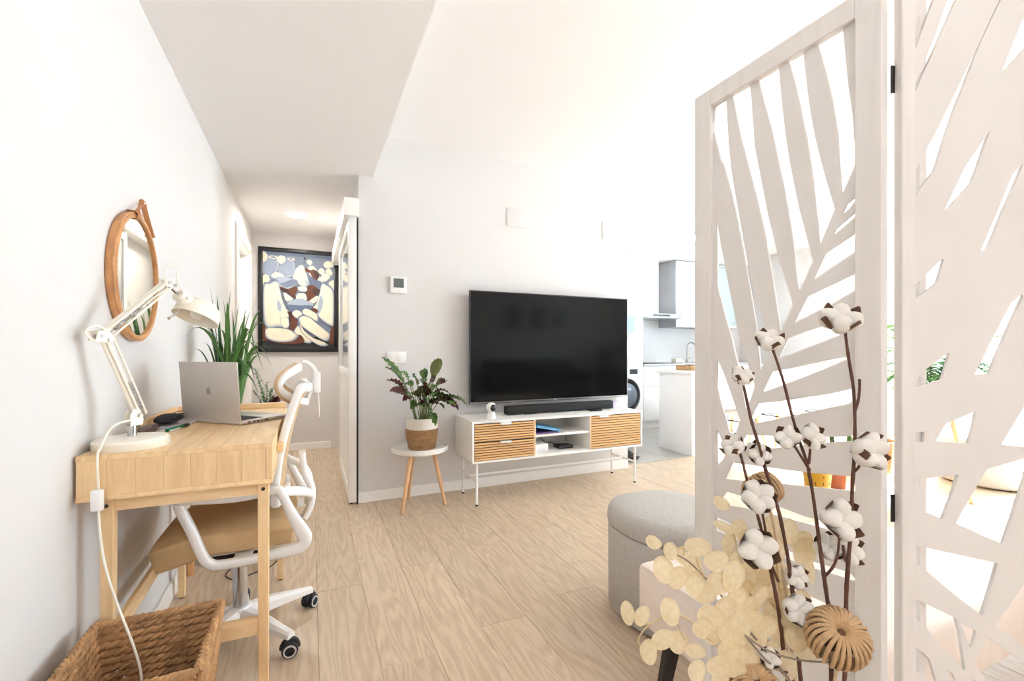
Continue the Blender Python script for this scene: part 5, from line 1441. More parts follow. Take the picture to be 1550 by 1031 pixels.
# black slippers on the floor past the cabinet
for i, (x, y, r) in enumerate(((2.82, 3.47, 0.5), (2.88, 3.60, 0.4))):
    sl = thing('slipper', ['black slipper on the floor past the cabinet leg', 'black slipper half hidden behind the other one past the cabinet'][i], 'slipper', (x, y, 0), r, 'slippers past the cabinet')
    b = bmn(); blob(b, (0, 0, 0.011), 0.13, 0.045, 0.010, None, 3); obj('sole', b, M_RUBBER, sl, local=True)
    b = bmn(); blob(b, (-0.055, 0, 0.036), 0.072, 0.044, 0.030, None, 3); obj('upper', b, mat('black_fabric', 0), sl, local=True)

# ------------------------------------------------------------------ plants, pots and seats on the sunny side of the room
M_TERRA = mat('terracotta', (198, 122, 92), 0.7, var=0.06)
tr_ = thing('planter_trough', 'terracotta trough planter with a trailing plant on the floor', 'planter', (3.78, 2.12, 0))
b = bmn()
def taper_box(bm, x0, x1, y0, y1, z0, z1, ins, wall=0.012):
    t = bmesh.new()
    def ring(z, k, o=0):
        return [t.verts.new(p) for p in ((x0 + k + o, y0 + k + o, z), (x1 - k - o, y0 + k + o, z), (x1 - k - o, y1 - k - o, z), (x0 + k + o, y1 - k - o, z))]
    R_ = [ring(z0, ins), ring(z1, 0), ring(z1, 0, wall), ring(z1 - 0.03, 0.003, wall)]
    t.faces.new(list(reversed(R_[0])))
    for A, B in zip(R_, R_[1:]):
        for i in range(4):
            t.faces.new((A[i], A[(i + 1) % 4], B[(i + 1) % 4], B[i]))
    t.faces.new(R_[-1])
    merge(bm, t)
taper_box(b, 3.60, 4.02, 2.02, 2.24, 0.0, 0.19, 0.02); obj('trough', b, M_TERRA, tr_)
b = bmn(); box(b, 3.62, 4.0, 2.04, 2.22, 0.155, 0.166); obj('soil', b, M_SOIL, tr_)
rnd = random.Random(21)
for k in range(16):
    x, y = rnd.uniform(3.66, 3.96), rnd.uniform(2.07, 2.19)
    a = rnd.uniform(0, 6.28)
    b = bmn(); blade(b, (x, y, 0.16), (x + 0.16 * math.cos(a), y + 0.16 * math.sin(a), rnd.uniform(0.22, 0.5)), 0.03, 0.12, 8); obj('leaf', b, M_STRAP, tr_, 80)
yp = thing('yellow_pot', 'mustard yellow pot with dark marks beside the terracotta trough', 'pot', (3.47, 2.15, 0))
b = bmn(); lathe(b, [(0, 0.0), (0.075, 0.0), (0.08, 0.005), (0.098, 0.18), (0.1, 0.19), (0.092, 0.19), (0.088, 0.16), (0, 0.158)], 32, Matrix.Translation((3.47, 2.15, 0))); obj('body', b, mat('mustard_ceramic', (206, 158, 40), 0.5), yp)
b = bmn()
for k in range(22):
    a = k * 0.2856 * 2; z = 0.06 + 0.05 * (k % 3)
    rr = 0.0805 + 0.0985 * z * 1.02
    rr = 0.08 + (0.018 / 0.175) * z + 0.0006
    box(b, -0.003, 0.003, -0.0008, 0.0008, 0, 0.018, 0, Matrix.Translation((3.47, 2.15, z)) @ Matrix.Rotation(a, 4, 'Z') @ Matrix.Translation((0, -rr, 0)))
obj('painted_marks', b, mat('mark_brown', (84, 60, 24), 0.6), yp, 0)
for k in range(9):
    a = k * 0.7
    b = bmn(); blade(b, (3.47, 2.15, 0.16), (3.47 + 0.12 * math.cos(a), 2.15 + 0.12 * math.sin(a), 0.30 + 0.05 * (k % 3)), 0.02, 0.07, 7); obj('leaf', b, M_SPRIG, yp, 80)

def frond(bm, base, tip, sag, w, n=16):
    base, tip = V(base), V(tip); mid = base.lerp(tip, 0.5) + V((0, 0, sag))
    pts = [base * (1 - t) ** 2 + mid * 2 * t * (1 - t) + tip * t * t for t in [i / n for i in range(n + 1)]]
    tube(bm, pts, 0.0022, 5)
    for i in range(3, n + 1):
        t = i / n
        d = (pts[i] - pts[i - 1]).normalized(); s = d.cross(V((0, 0, 1))).normalized()
        l = w * math.sin(PI * (0.15 + 0.8 * t)) ** 0.7
        for sg in (-1, 1):
            blade(bm, pts[i], pts[i] + s * sg * l + d * l * 0.5 + V((0, 0, -l * 0.15)), 0.026, 0.012, 4)
M_FERN = leafmat('fern_leaf', (74, 142, 48), (52, 116, 38), (104, 160, 74), stripes=18)
fn = thing('fern', 'bright green fern in a white pot on a wooden tripod stand', 'plant', (4.10, 1.80, 0))
FC = V((4.10, 1.735, 0))
for k in range(3):
    a = 2.1 * k + 0.6
    b = bmn(); tube(b, [FC + V((0.10 * math.cos(a), 0.10 * math.sin(a), 0.62)), FC + V((0.21 * math.cos(a), 0.21 * math.sin(a), 0))], [0.016, 0.012], 10); obj('stand_leg', b, M_BEECH, fn)
b = bmn(); lathe(b, [(0, 0.60), (0.12, 0.60), (0.13, 0.607), (0.15, 0.80), (0.14, 0.80), (0.135, 0.77), (0, 0.768)], 32, Matrix.Translation(FC)); obj('pot', b, mat('white_ceramic', 0), fn)
rnd = random.Random(8)
for k in range(34):
    a = k * 2.399 + rnd.uniform(-0.2, 0.2); e = rnd.uniform(0.16, 0.42)
    b = bmn(); frond(b, FC + V((0.02 * math.cos(a), 0.02 * math.sin(a), 0.77)), FC + V((e * math.cos(a), e * math.sin(a), rnd.uniform(0.72, 1.2))), rnd.uniform(0.12, 0.25), 0.075, 14); obj('frond', b, M_FERN, fn, 80)
tp2 = thing('tall_leaf_plant', 'tall broad-leaved green plant in a wicker pot beyond the folding screen', 'plant', (3.74, 2.52, 0))
QC = V((4.52, 2.32, 0)); tp2.location = QC
b = bmn(); lathe(b, [(0, 0), (0.13, 0), (0.14, 0.01), (0.16, 0.26), (0.15, 0.265), (0.145, 0.23), (0, 0.228)], 32, Matrix.Translation(QC)); obj('pot', b, mat('woven_brown', 0), tp2)
b = bmn(); tube(b, [QC + V((0, 0, 0.22)), QC + V((0.02, 0.01, 0.7)), QC + V((-0.01, 0.02, 1.15))], [0.016, 0.012, 0.008], 10); obj('trunk', b, mat('plant_trunk', (150, 128, 96), 0.8), tp2)
rnd = random.Random(14)
for k in range(18):
    a = k * 2.399; z = 0.85 + 0.026 * k; e = rnd.uniform(0.16, 0.28)
    b0 = QC + V((0.01 * math.cos(a), 0.01 * math.sin(a), z - 0.08))
    b = bmn(); broad_leaf(b, b0, QC + V((e * math.cos(a), e * math.sin(a), z + rnd.uniform(-0.08, 0.12))), 0.09, 0.08, 9, 0.004, 0.1, 4, k); obj('leaf', b, M_FERN, tp2, 80)

# grey pouf near the sofa
M_GREY = mat('grey_felt', (192, 188, 183), 0.9, var=0.07, scale=70, bump=0.3, bscale=300)
def pouf(c, r, h, label, sq=3.0, top_h=0.085):
    t_ = thing('pouf', label, 'pouf', c)
    def sup(rr, a):
        ca, sa = math.cos(a), math.sin(a)
        k = (abs(ca) ** sq + abs(sa) ** sq) ** (-1 / sq)
        return rr * k * ca, rr * k * sa
    def surf(prof):
        bb = bmn(); rings = []
        for rr, z in prof:
            if rr == 0: rings.append([bb.verts.new((c[0], c[1], z))])
            else: rings.append([bb.verts.new((c[0] + sup(rr, 2 * PI * k / 56)[0], c[1] + sup(rr, 2 * PI * k / 56)[1], z)) for k in range(56)])
        for A, B in zip(rings, rings[1:]):
            for k in range(56):
                k2 = (k + 1) % 56
                if len(A) == 1: bb.faces.new((A[0], B[k2], B[k]))
                elif len(B) == 1: bb.faces.new((A[k], A[k2], B[0]))
                else: bb.faces.new((A[k], A[k2], B[k2], B[k]))
        bmesh.ops.recalc_face_normals(bb, faces=bb.faces)
        return bb
    obj('body', surf([(0, 0.012), (r * 0.93, 0.012), (r * 0.975, 0.022), (r * 0.985, h - top_h - 0.01), (r * 0.965, h - top_h), (0, h - top_h)]), M_GREY, t_, 50)
    obj('lid', surf([(0, h - top_h + 0.003), (r * 0.965, h - top_h + 0.003), (r * 0.995, h - top_h + 0.012), (r, h - 0.045), (r * 0.985, h - 0.025), (r * 0.94, h - 0.008), (r * 0.85, h), (r * 0.5, h + 0.004), (0, h + 0.005)]), M_GREY, t_, 60)
    bb = bmn()
    for a in (0.8, 2.4, 3.9, 5.5):
        x, y = sup(r * 0.8, a); cyl(bb, (c[0] + x, c[1] + y, 0), (c[0] + x, c[1] + y, 0.0122), 0.018, n=12)
    obj('glide', bb, M_BLACK, t_)
pouf((1.312, 1.40, 0), 0.225, 0.425, 'light grey felt pouf with a seamed lid on the wood floor beside the bench sofa', 2.4)
pouf((4.92, 1.72, 0), 0.30, 0.36, 'grey pouf standing in the sunlight far behind the folding screen', 2.2)
# bench sofa
SFX0, SFX1, SFY0, SFY1, SFZ0, SFZ1 = 0.914, 1.95, 0.56, 1.105, 0.217, 0.40
sf = thing('sofa', 'cream upholstered chaise sofa on dark legs behind the folding screen', 'sofa', ((SFX0 + SFX1) / 2, (SFY0 + SFY1) / 2, 0))
M_CREAMF = mat('cream_upholstery', (240, 227, 217), 0.85, var=0.03, scale=30, bump=0.15, bscale=400)
b = bmn(); box(b, SFX0, SFX1, SFY0, SFY1, SFZ0, SFZ1, 0.018, None, 3); obj('seat_base', b, M_CREAMF, sf)
b = bmn(); tube(b, [(SFX0 + 0.004, SFY0 + 0.02, SFZ1 - 0.003), (SFX0 + 0.004, SFY1 - 0.02, SFZ1 - 0.003)], 0.004, 6); obj('piping', b, M_CREAMF, sf)
b = bmn(); box(b, SFX1 + 0.003, 3.1, 0.22, 0.84, SFZ0, SFZ1, 0.018, None, 3); obj('side_seat', b, M_CREAMF, sf)
for x in (SFX0 + 0.105, 3.0):
    for y in ((SFY0 + 0.07, SFY1 - 0.055) if x < 2 else (0.30, 0.74)):
        sx = -0.06 if x < 1.5 else 0.03
        b = bmn(); band(b, [(x, y, SFZ0 - 0.0003), (x + sx, y, 0.0)], 0.05, 0.03, upv=(0, 1, 0), ws=[0.06, 0.035]); obj('leg', b, mat('dark_wood_leg', (44, 38, 36), 0.45), sf)

# ------------------------------------------------------------------ seats and pictures at the rear of the room, mirrored in the television
M_LEATH = mat('dark_leather', (52, 46, 44), 0.5, var=0.08)
rs = thing('dark_sofa', 'dark leather sofa against the rear wall, mirrored in the television', 'sofa', (4.2, -1.95, 0))
b = bmn(); box(b, 3.2, 5.2, -2.3, -1.5, 0.10, 0.42, 0.04, None, 3); obj('seat_base', b, M_LEATH, rs, 60)
b = bmn(); box(b, 3.2, 5.2, -2.33, -2.08, 0.421, 0.84, 0.05, None, 3); obj('backrest', b, M_LEATH, rs, 60)
for x in (3.1, 5.2):
    b = bmn(); box(b, x, x + 0.1, -2.3, -1.5, 0.10, 0.6, 0.03, None, 3); obj('armrest', b, M_LEATH, rs, 60)
for x in (3.18, 5.2):
    for y in (-2.2, -1.6):
        b = bmn(); cyl(b, (x, y, 0), (x, y, 0.1), 0.02, n=10); obj('foot', b, M_BLACK, rs)
ra = thing('dark_armchair', 'dark armchair standing to one side of the dark sofa, mirrored in the television', 'armchair', (5.9, -1.2, 0))
b = bmn(); box(b, 5.55, 6.25, -1.55, -0.85, 0.10, 0.44, 0.04, None, 3); obj('seat_base', b, M_LEATH, ra, 60)
b = bmn(); box(b, 5.6, 6.2, -1.75, -1.5, 0.2, 1.12, 0.06, None, 3); obj('backrest', b, M_LEATH, ra, 60)
for x in (5.47, 6.23):
    b = bmn(); box(b, x, x + 0.09, -1.6, -0.9, 0.10, 0.62, 0.03, None, 3); obj('armrest', b, M_LEATH, ra, 60)
for x in (5.6, 6.2):
    for y in (-1.5, -0.9):
        b = bmn(); cyl(b, (x, y, 0), (x, y, 0.1), 0.02, n=10); obj('foot', b, M_BLACK, ra)
for i, x in enumerate((3.9, 4.5, 5.0)):
    fr2 = thing('wall_picture', ['dark framed picture on the rear wall, largest of three mirrored in the television', 'dark framed picture on the rear wall, middle of three mirrored in the television', 'small dark framed picture on the rear wall, closest to the armchair'][i], 'picture', (x, RY, 1.45))
    w_, h_ = (0.19, 0.24, ) if i == 0 else ((0.17, 0.22) if i == 1 else (0.13, 0.17))
    for a in ((-w_, w_, -h_, -h_ + 0.03), (-w_, w_, h_ - 0.03, h_), (-w_, -w_ + 0.03, -h_ + 0.03, h_ - 0.03), (w_ - 0.03, w_, -h_ + 0.03, h_ - 0.03)):
        b = bmn(); box(b, x + a[0], x + a[1], RY + 0.001, RY + 0.025, 1.72 + a[2], 1.72 + a[3], 0.002); obj('frame_bar', b, M_BLACK, fr2)
    b = bmn(); box(b, x - w_ + 0.02, x + w_ - 0.02, RY + 0.002, RY + 0.010, 1.72 - h_ + 0.02, 1.72 + h_ - 0.02); obj('print', b, mat('dark_print', (92, 86, 82), 0.5, var=0.5, scale=6), fr2, 0)

# ------------------------------------------------------------------ folding screen: two hinged panels with a palm pattern cut out
CUT1 = [[(0.7526,1.6089),(0.7223,1.6089),(0.7201,1.5632),(0.7166,1.5097),(0.7092,1.4437),(0.7016,1.4007),(0.694,1.3619),(0.684,1.3088),(0.6743,1.2601),(0.6627,1.2085),(0.6491,1.1613),(0.6247,1.084),(0.6156,1.0631),(0.6396,1.0032),(0.6472,1.0843),(0.6607,1.159),(0.6787,1.2539),(0.6869,1.2951),(0.7037,1.3702),(0.7166,1.4203),(0.7298,1.466),(0.7388,1.4813),(0.755,1.5411),(0.7606,1.559)],[(0.7503,1.3516),(0.7388,1.2919),(0.7276,1.2446),(0.7166,1.1945),(0.7037,1.1379),(0.691,1.0863),(0.6828,1.0604),(0.6706,1.0248),(0.6568,0.9901),(0.6522,0.9747),(0.6627,0.944),(0.6747,0.9232),(0.6807,0.9565),(0.691,1.0062),(0.7016,1.046),(0.7166,1.094),(0.7254,1.121),(0.7366,1.1576),(0.748,1.191)],[(0.7471,1.0325),(0.7276,0.9935),(0.7123,0.9574),(0.6965,0.9188),(0.6877,0.8982),(0.6965,0.8752),(0.6994,0.8619),(0.7166,0.8682),(0.7254,0.8966),(0.7388,0.9325),(0.748,0.962)],[(0.7489,0.8705),(0.7388,0.8532),(0.721,0.8266),(0.7298,0.8061),(0.7457,0.7874),(0.7489,0.798)],[(0.708,1.6097),(0.6639,1.6127),(0.6599,1.5772),(0.6568,1.5337),(0.6522,1.4757),(0.6434,1.4302),(0.6302,1.3639),(0.6211,1.3171),(0.6067,1.26),(0.5911,1.2042),(0.571,1.1384),(0.5966,1.0847),(0.605,1.1432),(0.6121,1.1874),(0.6229,1.2465),(0.6321,1.2995),(0.6415,1.3398),(0.6568,1.4002),(0.6686,1.4431),(0.6848,1.5036),(0.6965,1.5558)],[(0.6453,1.6148),(0.5997,1.6145),(0.5973,1.5884),(0.5928,1.5366),(0.5877,1.4883),(0.5776,1.4159),(0.5677,1.3637),(0.5581,1.3161),(0.5455,1.2657),(0.5326,1.2152),(0.5581,1.1625),(0.5606,1.1676),(0.5645,1.2),(0.5694,1.2488),(0.5743,1.2821),(0.5809,1.3226),(0.5894,1.3708),(0.5997,1.4173),(0.6015,1.4283),(0.6156,1.4943),(0.6302,1.5519),(0.6407,1.5951)],[(0.5816,1.6181),(0.5511,1.6189),(0.548,1.5831),(0.5424,1.5301),(0.5362,1.4836),(0.5287,1.4401),(0.5154,1.38),(0.5096,1.3565),(0.5011,1.3238),(0.495,1.2997),(0.5198,1.2421),(0.5213,1.2448),(0.5242,1.2821),(0.5287,1.3232),(0.5317,1.3548),(0.5362,1.3904),(0.5408,1.4236),(0.5486,1.4675),(0.5581,1.5193),(0.571,1.5771)],[(0.5272,1.6187),(0.4818,1.6179),(0.4778,1.5631),(0.4725,1.5024),(0.466,1.4504),(0.4629,1.4005),(0.4629,1.3678),(0.4639,1.3621),(0.4826,1.3224),(0.484,1.3243),(0.4859,1.3571),(0.4873,1.3784),(0.4905,1.4326),(0.4997,1.496),(0.5096,1.5461),(0.5189,1.5847)],[(0.46,1.311),(0.46,1.3062),(0.4712,1.2944),(0.4837,1.2848),(0.4751,1.3036)],[(0.4595,1.2868),(0.4595,1.2791),(0.4765,1.267),(0.4975,1.253),(0.4927,1.2652)],[(0.4588,1.2512),(0.4582,1.2193),(0.4955,1.1994),(0.5326,1.1795),(0.5213,1.2022),(0.5105,1.2254)],[(0.4577,1.183),(0.457,1.1541),(0.5096,1.1282),(0.5694,1.1007),(0.5581,1.1229),(0.5439,1.1505)],[(0.5997,1.0348),(0.5813,1.0734),(0.5424,1.0864),(0.5183,1.0932),(0.4557,1.1136),(0.4557,1.0882),(0.4873,1.076),(0.5242,1.0619),(0.5581,1.0481)],[(0.6358,0.9632),(0.6149,1.006),(0.5677,1.017),(0.5154,1.0306),(0.466,1.04),(0.4873,1.0277),(0.5154,1.0149),(0.5843,0.9839)],[(0.646,0.9388),(0.6138,0.945),(0.5581,0.9578),(0.5096,0.9701),(0.4544,0.9872),(0.4544,0.9638),(0.5154,0.9433),(0.5911,0.9169),(0.6522,0.8963),(0.6607,0.9091)],[(0.6747,0.8687),(0.605,0.8784),(0.5096,0.8935),(0.4537,0.9056),(0.4537,0.8977),(0.5096,0.883),(0.5645,0.8673),(0.6358,0.8459),(0.6647,0.8398),(0.684,0.8513)],[(0.708,0.8017),(0.6302,0.8109),(0.5517,0.82),(0.4532,0.8353),(0.4532,0.8106),(0.5039,0.802),(0.5843,0.7876),(0.6686,0.7717),(0.7267,0.7608)],[(0.723,0.7347),(0.6731,0.7354),(0.6061,0.7399),(0.5498,0.7377),(0.4524,0.7454),(0.4524,0.7335),(0.5266,0.7261),(0.6002,0.7208),(0.6834,0.7111),(0.7458,0.6992)],[(0.7503,0.6693),(0.6807,0.664),(0.605,0.6617),(0.5424,0.6583),(0.4712,0.667),(0.4544,0.6554),(0.4818,0.6535),(0.5393,0.6457),(0.598,0.643),(0.6686,0.6383),(0.7503,0.6368)],[(0.7526,0.5939),(0.6807,0.5942),(0.5393,0.5929),(0.4738,0.5952),(0.4673,0.5872),(0.5393,0.5743),(0.6358,0.5758),(0.7276,0.5853)],[(0.7526,0.5174),(0.6415,0.5007),(0.4818,0.5109),(0.5393,0.4874),(0.6415,0.4731),(0.7526,0.4792)]]
CUT2 = [[(0.6575,1.6122),(0.6383,1.539),(0.6236,1.4922),(0.6249,1.4762),(0.637,1.5109),(0.6744,1.6122),(0.6997,1.6725),(0.6757,1.6725)],[(0.6957,1.6111),(0.6757,1.5523),(0.6383,1.4615),(0.6276,1.4388),(0.6276,1.4268),(0.6396,1.4508),(0.7104,1.6111),(0.7371,1.6698),(0.7224,1.6698)],[(0.7812,1.6164),(0.7264,1.4989),(0.677,1.3974),(0.645,1.3386),(0.633,1.313),(0.6351,1.2818),(0.6463,1.2983),(0.6752,1.3384),(0.7024,1.4228),(0.751,1.547),(0.7852,1.6164)],[(0.7652,1.4041),(0.7198,1.3357),(0.7211,1.3371),(0.6912,1.2738),(0.6957,1.2756),(0.7339,1.3165),(0.7451,1.3464),(0.7625,1.3974)],[(0.8493,1.6538),(0.8146,1.5764),(0.7825,1.4949),(0.7892,1.4989),(0.8205,1.5331),(0.8546,1.571)],[(0.8154,1.3493),(0.7986,1.3277),(0.7718,1.2636),(0.7486,1.2089),(0.7537,1.2091),(0.7612,1.2142),(0.7839,1.269),(0.8154,1.3432)],[(0.6877,1.196),(0.6896,1.1942),(0.6797,1.1581),(0.653,1.1368),(0.641,1.1287),(0.6396,1.1501)],[(0.6458,1.2364),(0.6383,1.2155),(0.6362,1.2289)],[(0.814,1.1394),(0.7972,1.1247),(0.7718,1.0767),(0.7385,1.0102),(0.7625,1.0128),(0.7919,1.0818),(0.8173,1.1368)],[(0.6976,1.0462),(0.6997,1.0457),(0.6944,1.0257),(0.6869,1.0024),(0.657,0.9936),(0.6436,0.9896),(0.6436,0.9984),(0.657,1.0169)],[(0.7411,0.9528),(0.7419,0.9509),(0.7371,0.9268),(0.7291,0.9001),(0.6757,0.9047),(0.6931,0.9322)],[(0.8493,1.0123),(0.8205,0.9642),(0.7812,0.8988),(0.8205,0.8948),(0.8546,0.8927)],[(0.6444,0.9183),(0.6591,0.9199),(0.6575,0.9033),(0.6444,0.9028)],[(0.645,0.8435),(0.7131,0.8513),(0.7064,0.828),(0.6984,0.8064),(0.6877,0.7802),(0.6575,0.7927),(0.6468,0.808)],[(0.7585,0.8601),(0.8279,0.8801),(0.8205,0.844),(0.8066,0.8064),(0.7986,0.7788),(0.7852,0.7393),(0.7478,0.7548),(0.7091,0.7735),(0.7198,0.7935),(0.7278,0.808)],[(0.645,0.7388),(0.6757,0.7313),(0.7759,0.7094),(0.7665,0.6747),(0.751,0.6253),(0.7077,0.6586),(0.665,0.6947),(0.6458,0.7094)],[(0.645,0.6525),(0.6597,0.6453),(0.7091,0.6213),(0.7158,0.5972),(0.7238,0.5371),(0.7024,0.5572),(0.6597,0.6079),(0.6458,0.6213)],[(0.7158,0.6132),(0.7419,0.6012),(0.7377,0.5812),(0.7326,0.5692),(0.7238,0.5945)],[(0.7585,0.5919),(0.8205,0.5478),(0.844,0.5278),(0.8493,0.4744),(0.7745,0.4957),(0.7385,0.5505)],[(0.8506,0.7227),(0.8205,0.68),(0.7724,0.6106),(0.8205,0.5745),(0.8506,0.5572)],[(0.645,0.5758),(0.6583,0.5652),(0.6677,0.5545),(0.6757,0.5278),(0.6837,0.5011),(0.6455,0.5385)],[(0.6931,0.5411),(0.7051,0.5318),(0.7158,0.5037),(0.7051,0.5117)],[(0.6517,0.493),(0.6757,0.493),(0.689,0.461),(0.6677,0.4396),(0.649,0.4503)],[(0.7371,0.5251),(0.7638,0.4877),(0.7745,0.4476),(0.7478,0.453),(0.7318,0.4877)]]

CUT1 += [[(0.745, 0.43), (0.62, 0.40), (0.49, 0.33), (0.49, 0.27), (0.62, 0.34), (0.745, 0.36)], [(0.745, 0.31), (0.60, 0.28), (0.50, 0.22), (0.50, 0.14), (0.62, 0.22), (0.745, 0.26)]]
CUT2 += [[(0.66, 0.38), (0.76, 0.30), (0.84, 0.22), (0.80, 0.14), (0.70, 0.24), (0.66, 0.30)], [(0.87, 0.36), (0.95, 0.30), (0.95, 0.20), (0.86, 0.22)]]
SH = 1.65
fsn = thing('folding_screen', 'tall whitewashed wooden folding screen with palm leaf cut-outs', 'screen', (0.846, 0.41, 0))
M_SCREEN = mat('whitewashed_board', (222, 217, 212), 0.6, var=0.022, scale=5, bump=0.03, bscale=80)
M_SCREENW = wood('whitewashed_pine', (226, 221, 216), (214, 207, 201), 'Z', 0.6, 9, 5, 1.6, 0.01, 0.8)
DEPV = V((0.4083, 0.9128, 0)); LATV = V((0.9128, -0.4083, 0))
def cut_sheet(name, outer, holes, M, th, parent):
    cu = bpy.data.curves.new('cut', 'CURVE')
    cu.dimensions = '2D'; cu.fill_mode = 'BOTH'; cu.extrude = th / 2
    for poly in [outer] + holes:
        s = cu.splines.new('POLY'); s.points.add(len(poly) - 1); s.use_cyclic_u = True
        for p_, (x, y) in zip(s.points, poly):
            p_.co = (x, y, 0, 1)
    co = bpy.data.objects.new('cut', cu); COL.objects.link(co)
    dg = bpy.context.evaluated_depsgraph_get()
    me = bpy.data.meshes.new_from_object(co.evaluated_get(dg))
    bb = bmesh.new(); bb.from_mesh(me)
    bpy.data.objects.remove(co); bpy.data.curves.remove(cu); bpy.data.meshes.remove(me)
    bmesh.ops.remove_doubles(bb, verts=bb.verts, dist=1e-6)
    bmesh.ops.transform(bb, matrix=M, verts=bb.verts)
    return obj(name, bb, M_SCREEN, parent, 0)
def clampz(polys, lo, hi, xlo, xhi):
    return [[(min(max(x, xlo), xhi), min(max(z, lo), hi)) for x, z in q] for q in polys]
def panel(M, s0, s1, sheet0, sheet1, cuts, sd, lstile, rstile, rail):
    """M maps (along, up, depth away from the lens) to the room"""
    for a0, a1 in ((s0, s0 + lstile), (s1 - rstile, s1)):
        bb = bmn(); box(bb, a0, a1, 0.0, SH, -0.0085, 0.0085, 0.0015, M, 1); obj('stile', bb, M_SCREENW, fsn)
    for z0, z1 in ((0.03, 0.075), (SH - rail, SH)):
        bb = bmn(); box(bb, s0 + lstile + 0.0003, s1 - rstile - 0.0003, z0, z1, -0.0085, 0.0085, 0.0015, M, 1); obj('rail', bb, M_SCREENW, fsn)
    ms = M @ Matrix.Translation((0, 0, sd))
    cut_sheet('palm_cutout_board', [(sheet0, 0.05), (sheet1, 0.05), (sheet1, SH - 0.02), (sheet0, SH - 0.02)], clampz(cuts, 0.09, SH - 0.028, sheet0 + 0.002, sheet1 - 0.002), ms, 0.0055, fsn)
M1 = frame_m((0.846, 0, 0), (0, 1, 0), (0, 0, 1), (1, 0, 0))
panel(M1, 0.418, 0.805, 0.440, 0.772, CUT1, 0.004, 0.040, 0.0465, 0.040)
M2 = frame_m(DEPV * 0.719, LATV, (0, 0, 1), DEPV)
panel(M2, 0.6155, 1.003, 0.626, 0.985, CUT2, 0.003, 0.022, 0.044, 0.024)
b = bmn(); box(b, 0.656, 0.668, 0.076, SH - 0.026, 0.0062, 0.018, 0.001, M2, 1); obj('batten', b, M_SCREENW, fsn)
for z in (1.485, 0.796, 0.16):
    b = bmn()
    hp_ = DEPV * 0.7245 + LATV * 0.6105
    cyl(b, hp_ + V((0, 0, z - 0.022)), hp_ + V((0, 0, z + 0.022)), 0.0016, n=10)
    box(b, 0.6105, 0.6154, z - 0.022, z + 0.022, 0.0050, 0.0062, 0, M2)
    obj('hinge', b, M_BLACK, fsn)

# ------------------------------------------------------------------ dried flowers in a tall vase in front of the screen
VC = V((0.612, 0.372, 0))
vs = thing('floor_vase', 'tall pale floor vase holding the dried stems', 'vase', VC)
b = bmn(); lathe(b, [(0, 0), (0.075, 0), (0.08, 0.006), (0.10, 0.15), (0.105, 0.26), (0.085, 0.40), (0.062, 0.47), (0.07, 0.50), (0.064, 0.50), (0.056, 0.47), (0.078, 0.40), (0.095, 0.26), (0.09, 0.15), (0.07, 0.012), (0, 0.012)], 40, Matrix.Translation(VC)); obj('body', b, mat('vase_stone', (214, 204, 190), 0.7, bump=0.2), vs)
b = bmn(); tube(b, [VC + V((0.067 * math.cos(a), 0.067 * math.sin(a), 0.5)) for a in [2 * PI * k / 40 for k in range(40)]], 0.0045, 6, True); obj('rim', b, mat('vase_stone', 0), vs)

M_TWIG = mat('brown_twig', (92, 58, 44), 0.7, var=0.25, scale=60, bump=0.3, bscale=200)
M_COTTON = mat('cotton_wool', (244, 239, 230), 0.95, var=0.02, scale=40, bump=0.45, bscale=260)
M_HUSK = mat('dry_husk', (96, 66, 46), 0.75, var=0.25, scale=80, bump=0.3, bscale=200)
def camdir(rx, up, tow):
    return (LATV * rx + V((0, 0, 1)) * up - DEPV * tow).normalized()
def boll_meshes(n, seed):
    rnd = random.Random(seed)
    bb = bmn()
    for k in range(n):
        a = 2 * PI * k / n + rnd.uniform(-0.12, 0.12)
        tilt = 0.62
        c = V((0.30 * math.cos(a), 0.30 * math.sin(a), 0.34 + rnd.uniform(-0.04, 0.04)))
        M = (Matrix.Rotation(a, 4, 'Z') @ Matrix.Rotation(tilt, 4, 'Y'))
        blob(bb, c, 0.30 + rnd.uniform(-0.02, 0.03), 0.32, 0.39 + rnd.uniform(-0.03, 0.05), M, 3, 0.075, seed * 10 + k)
    me1 = bpy.data.meshes.new('cotton_boll'); bb.to_mesh(me1); bb.free()
    bb = bmn()
    for k in range(n):
        a = 2 * PI * (k + 0.5) / n
        pts = []
        for i, (r_, z_, w_) in enumerate(((0.03, 0.0, 0.08), (0.20, 0.0, 0.30), (0.38, 0.14, 0.30), (0.50, 0.36, 0.20), (0.56, 0.58, 0.02))):
            e, f_ = V((math.cos(a), math.sin(a), 0)), V((-math.sin(a), math.cos(a), 0))
            p_ = e * r_ + V((0, 0, z_))
            pts.append((bb.verts.new(p_ - f_ * w_ + V((0, 0, 0.05))), bb.verts.new(p_), bb.verts.new(p_ + f_ * w_ + V((0, 0, 0.05)))))
        for A, B in zip(pts, pts[1:]):
            bb.faces.new((A[0], A[1], B[1], B[0])); bb.faces.new((A[1], A[2], B[2], B[1]))
    tube(bb, [(0, 0, -0.16), (0, 0, 0.05)], [0.05, 0.09], 8)
    me2 = bpy.data.meshes.new('husk'); bb.to_mesh(me2); bb.free()
    me1.materials.append(M_COTTON); me2.materials.append(M_HUSK)
    for me in (me1, me2):
        for p_ in me.polygons: p_.use_smooth = True
    return me1, me2
BOLLS = [boll_meshes(4, 3), boll_meshes(5, 5), boll_meshes(4, 9)]
def twig(pts, r0, r1, par, m=M_TWIG):
    bb = bmn(); cp_ = catmull(pts, 5); n_ = len(cp_)
    rnd = random.Random(n_)
    tube(bb, cp_, [(r0 + (r1 - r0) * i / (n_ - 1)) * (1 + 0.12 * rnd.uniform(-1, 1)) for i in range(n_)], 7)
    return obj('twig', bb, m, par, 60)
